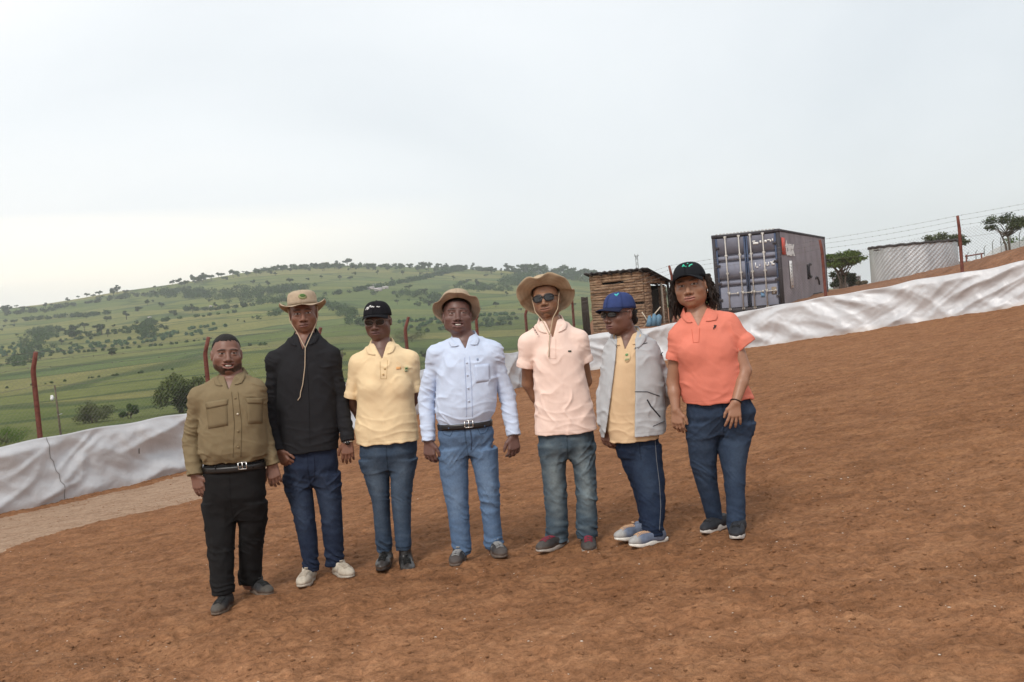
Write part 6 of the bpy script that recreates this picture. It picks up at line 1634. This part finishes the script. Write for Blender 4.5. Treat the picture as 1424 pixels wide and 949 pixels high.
PEOPLE.append(dict(seed=5, nup=20, label='tall person in a pale pink polo shirt, sunglasses and a wide floppy tan hat', skin=(.270,.138,.080), lip=(.27,.12,.085),
    feet=[(771,764,-42), (819,759,-4)], neck=(766,463),
    head=dict(px=757.5, py=415, s=1.0, w=1.06, yaw=10, pitch=5, tilt=5, beard=.55, beardside=.75, must=.6, smile=.45,
        hat=dict(kind='brim', col=(.45,.35,.24), w=.096, z=.044, back=20, h=1.0, wave=.016, brim=lambda fr, sd: .034*max(fr, 0)-(.046 if sd < 0 else .016)*sd*sd-.094*max(-fr, 0),
            emblem=[dict(name='green_emblem', q=[(754,392),(761,390.5),(762,395.5),(755,396.5)], col=(.20,.33,.14), shape='round')],
            cords=[[('h',-.086,-.0,.03),('h',-.070,-.045,-.075),('h',-.030,-.078,-.135),('p',764.5,466,-.105)], [('h',.086,.0,.03),('h',.068,-.045,-.080),('h',.035,-.075,-.135),('p',764.5,466,-.105)], [('p',764.5,466,-.105),('s',763.5,484,.010),('s',763,497,.008)]]),
        glasses=dict(mat=M['lens'], col=(.02,.02,.03), frame=(.012,.011,.012), hh=.0205, ww=.0295, rim=.0032)),
    torso=[(600,744,830,.128),(580,744,826,.126),(550,744,820,.124),(520,742,813,.122),(492,741,808,.120),(478,746,800,.102)],
    arms=[dict(sh=(735,481,.0), el=(734,534,.09), wr=(760,578,.18), tip=(785,590,.22), r=(.051,.053), end=(730,511,.02), thumb=1, curl=25, hide=1),
          dict(sh=(805,477,.0), el=(815,530,.09), wr=(792,576,.18), tip=(770,585,.24), r=(.051,.053), end=(814,504,.02), thumb=-1, curl=25, hide=1)],
    pelvis=[(592,746,828,.118),(620,748,828,.122),(637,750,828,.116)],
    legs=[[(620,748,788,.095),(650,751,788,.092),(691,756,789,.082),(720,758,791,.078),(752,758,791,.074)],[(620,785,828,.095),(650,796,830,.092),(687,801,831,.082),(720,800,832,.078),(747,801,832,.074)]],
    trousers=dict(col=(.052,.078,.105), fade=(.215,.255,.265), fa=.9, fl=1.15, stack=1.4, loose=1.3),
    shirt=dict(col=(.87,.66,.57), sleeve='short', v=(768,470), vw=.048, mat='pique', amp=.0045, sc=(5,5,6), cdrop=.035), collar=dict(tipl=.078, fall=.045),
    shoes=dict(col=(.045,.040,.040), solec=(.40,.36,.32), lace=(.22,.03,.05), toe=(.09,.075,.065), toea=.5, top=.09),
    patches=[dict(name='chest_mark', q=[(790,487.5),(794.5,487.5),(794.5,489.6),(790,489.6)], col=(.03,.05,.035), nu=5, nv=3, thick=.001)]+
            [dict(name='collar_stitch', q=[(x_,y_),(x_+1.6,y_+.3),(x_+1.6,y_+2.0),(x_,y_+1.7)], col=(.22,.14,.12), lift=.019, nu=3, nv=3, thick=.001) for x_, y_ in ((741,454.5),(743.5,458.5),(745.5,461.5),(747,464))],
    lines=[dict(name='placket_seam', p=[(762,474),(765,499),(773,499),(773,472)], r=.0010, col=(.60,.40,.32))]))

PEOPLE.append(dict(seed=6, label='person in a blue cap and glasses with an open grey jacket', skin=(.165,.083,.061), lip=(.19,.085,.08),
    feet=[(884,755,-62), (905,759,-64)], neck=(872,477),
    head=dict(px=853, py=437, s=1.02, w=1.03, yaw=44, pitch=1, tilt=2, dy=-.035, hair='bun', nose=1.0,
        hat=dict(kind='cap', col=(.040,.060,.165), z=.038, back=2, h=1.15, curve=.5, vl=.072, vcol=(.020,.025,.055),
            emblem=[dict(name='teal_mark', p=[(855,409.5),(857,411.5),(860,408.5)], r=.0045, col=(.08,.50,.52)), dict(name='teal_mark', p=[(856,411),(858.5,411.5)], r=.0045, col=(.10,.48,.50))]),
        glasses=dict(mat=M['lens'], col=(.05,.05,.05), frame=(.012,.012,.013), hh=.015, rim=.0026)),
    torso=[(611,846,916,.128),(590,841,910,.126),(565,839,905,.126),(535,839,902,.128),(505,845,900,.120),(490,851,896,.100)],
    arms=[dict(sh=(855,497,.02), el=(842,548,.04), wr=(841,592,-.01), tip=(846,624,-.03), r=(.054,.050,.040), end=(846,535,.02), thumb=1, curl=24, n=(.6,.7,0)),
          dict(sh=(900,491,.02), el=(927,540,.06), wr=(903,584,.18), tip=(885,592,.24), r=(.058,.062,.048), end=(915,525,.03), thumb=-1, curl=25, hide=1)],
    pelvis=[(604,850,918,.118),(632,855,920,.122)],
    legs=[[(620,855,905,.10),(650,866,911,.095),(670,876,915,.088),(702,884,916,.076),(740,889,917,.064)],[(620,868,921,.10),(650,875,923,.095),(670,880,926,.088),(702,887,927,.076),(744,894,924,.064)]],
    trousers=dict(col=(.015,.024,.050), fade=(.045,.068,.110), fa=.5, stack=.9, lines=[([(911,613),(913,640),(917,672),(919,705),(917,738)], (.17,.18,.20), .0019)]),
    shirt=dict(name='polo_shirt', rs=.78, col=(.66,.47,.29), sleeve='short', v=(867,486), vw=.050, mat='pique', amp=.0045, cdrop=.035), collar=dict(tipl=.060),
    jacket=dict(torso=[(603,838,924,.142),(580,834,924,.142),(555,834,922,.142),(525,837,920,.142),(497,843,914,.128),(485,850,906,.108)], col=(.44,.45,.465), sleeve='long', v=(867,500), vw=.075, amp=.0065, aamp=.009, cuff=0,
        open=[(856,480),(881,480),(839,611),(879,611)], cdrop=.045, collar=dict(tipl=.085, fall=.05, end=.80, nrx=.080, nry=.082, hst=.035)),
    shoes=dict(col=(.14,.17,.24), solec=(.72,.69,.63), lace=(.55,.34,.20), toe=(.40,.38,.35), toea=.8, s=.92, top=.09, dust=.35),
    patches=[dict(name='chest_emblem', q=[(869,490),(877,489.5),(876.5,504),(867,504)], col=(.62,.47,.28), shape='round', thick=.001), dict(name='emblem_stroke', q=[(869.5,492),(874,491.5),(873,495.5),(869,495)], col=(.16,.30,.13), lift=.007, nu=5, nv=4, thick=.001, shape='round'), dict(name='emblem_stroke', q=[(870,499),(875,498.5),(874.5,501),(869,501.5)], col=(.30,.33,.18), lift=.007, nu=4, nv=3, thick=.001)],
    lines=[dict(name='piping', on='jacket', p=[(880,500),(879.5,545),(879.5,604)], r=.003, col=(.03,.03,.035)), dict(name='piping', on='jacket', p=[(881,545),(900,545),(917,551)], r=.0028, col=(.06,.06,.07)), dict(name='pocket_zip', on='jacket', p=[(900,556),(905,565),(918,580)], r=.0045, col=(.03,.03,.035)),
           dict(name='sleeve_mark', on='jacket', p=[(922,490),(919,492.5),(921,494.5)], r=.0028, col=(.05,.05,.06)), dict(name='hem_stitch', on='jacket', p=[(908,593),(924,586)], r=.0026, col=(.08,.08,.09)), dict(name='piping', on='jacket', p=[(881,486),(889,480),(900,477)], r=.0028, col=(.05,.05,.06))]))

PEOPLE.append(dict(seed=7, label='person with shoulder length hair in a black cap, coral polo shirt and dark jeans', skin=(.330,.172,.108), lip=(.36,.14,.12), neckw=.98, armr=1.02,
    feet=[(996,742,-42), (1027,749,-18)], neck=(970,446),
    head=dict(px=958, py=397, s=1.10, w=1.06, jaw=1.05, yaw=9, pitch=2, tilt=6, hair='long', gaze=.5, eye=1.1, smile=.25,
        hat=dict(kind='cap', col=(.016,.017,.020), z=.040, back=9, h=1.1, curve=.95, vl=.072,
            emblem=[dict(name='green_mark', p=[(949,371.5),(950.5,368.5),(951.8,371)], r=.0042, col=(.05,.55,.36)), dict(name='green_mark', p=[(953.3,371.5),(954.2,370.5)], r=.0036, col=(.05,.55,.36)), dict(name='green_mark', p=[(958.2,371.2),(959.5,369),(962.5,367.8)], r=.0045, col=(.10,.62,.42)), dict(name='green_mark', p=[(956,367.2),(956.6,366.4)], r=.0034, col=(.10,.62,.42))])),
    torso=[(557,950,1046,.155),(540,947,1038,.160),(515,944,1032,.158),(490,942,1027,.152),(468,944,1019,.138),(452,952,1009,.112)],
    arms=[dict(sh=(944,472,.0), el=(936,532,.04), wr=(940,570,-.02), tip=(944,604,-.04), hl=.165, r=(.048,.052), end=(938,501,.01), thumb=1, curl=20, n=(.5,.8,0)),
          dict(sh=(1012,454,-.02), el=(1036,516,-.09), wr=(1023,560,-.18), tip=(1020,597,-.20), hl=.165, r=(.054,.070), end=(1037,482,-.05), thumb=-1, curl=13, spread=.17, n=(0,1,-.2))],
    pelvis=[(548,953,1040,.135),(575,953,1053,.145),(602,953,1053,.135)],
    legs=[[(590,952,1002,.108),(625,955,999,.098),(654,961,997,.088),(690,972,1002,.076),(730,984,1008,.062)],[(590,998,1053,.112),(625,997,1042,.100),(654,1004,1038,.088),(690,1008,1038,.076),(738,1010,1038,.062)]],
    trousers=dict(col=(.030,.046,.080), fade=(.060,.088,.135), fa=.6, stack=.7, loose=.7),
    shirt=dict(col=(.68,.21,.148), sleeve='short', v=(967,454), vw=.060, mat='pique', amp=.0050, sc=(5,5,7), cdrop=.045, bulge=[((964,491,-.082),(.080,.070,.075)),((1001,486,-.082),(.080,.070,.075))]), collar=dict(tipl=.070, fall=.045, nrx=.074),
    shoes=dict(col=(.022,.024,.030), solec=(.68,.66,.62), lace=(.02,.02,.022), s=.94, top=.085, dust=.3, sole=1.5),
    bands=[(1,'bracelet',(.03,.02,.018),.0035)],
    patches=[dict(name='chest_mark', q=[(993,452),(996.5,452.5),(995,456.5),(992.5,456)], col=(.05,.03,.03), nu=4, nv=4, thick=.001), dict(name='chest_mark', q=[(991.8,455.5),(993.5,455.8),(993.2,458.5),(992,458)], col=(.05,.03,.03), nu=3, nv=3, thick=.001)],
    lines=[dict(name='placket_seam', p=[(962,458),(964,477),(972,476),(973,456)], r=.0011, col=(.48,.09,.05))]))
for S_ in PEOPLE: make_person(S_)
# ------------------------------------------------------------------ the air between here and the far hill
zlo = float(VV[:,2].min())-1.0
mb = MB(); mb.box((0, 0, (zlo+190)/2), (9200, 9200, 190-zlo))
hz = mb.build('haze'); tag(hz, 'thin pale haze in the air over the valley', 'haze', kind='stuff')
mt = bpy.data.materials.new('haze'); mt.use_nodes = True; t = mt.node_tree; t.nodes.clear()
o_ = t.nodes.new('ShaderNodeOutputMaterial'); v_ = t.nodes.new('ShaderNodeVolumePrincipled'); t.links.new(v_.outputs[0], o_.inputs['Volume'])
v_.inputs['Density'].default_value = .00022; v_.inputs['Color'].default_value = (.93,.96,1.0,1); v_.inputs['Anisotropy'].default_value = .2
hz.data.materials.append(mt)
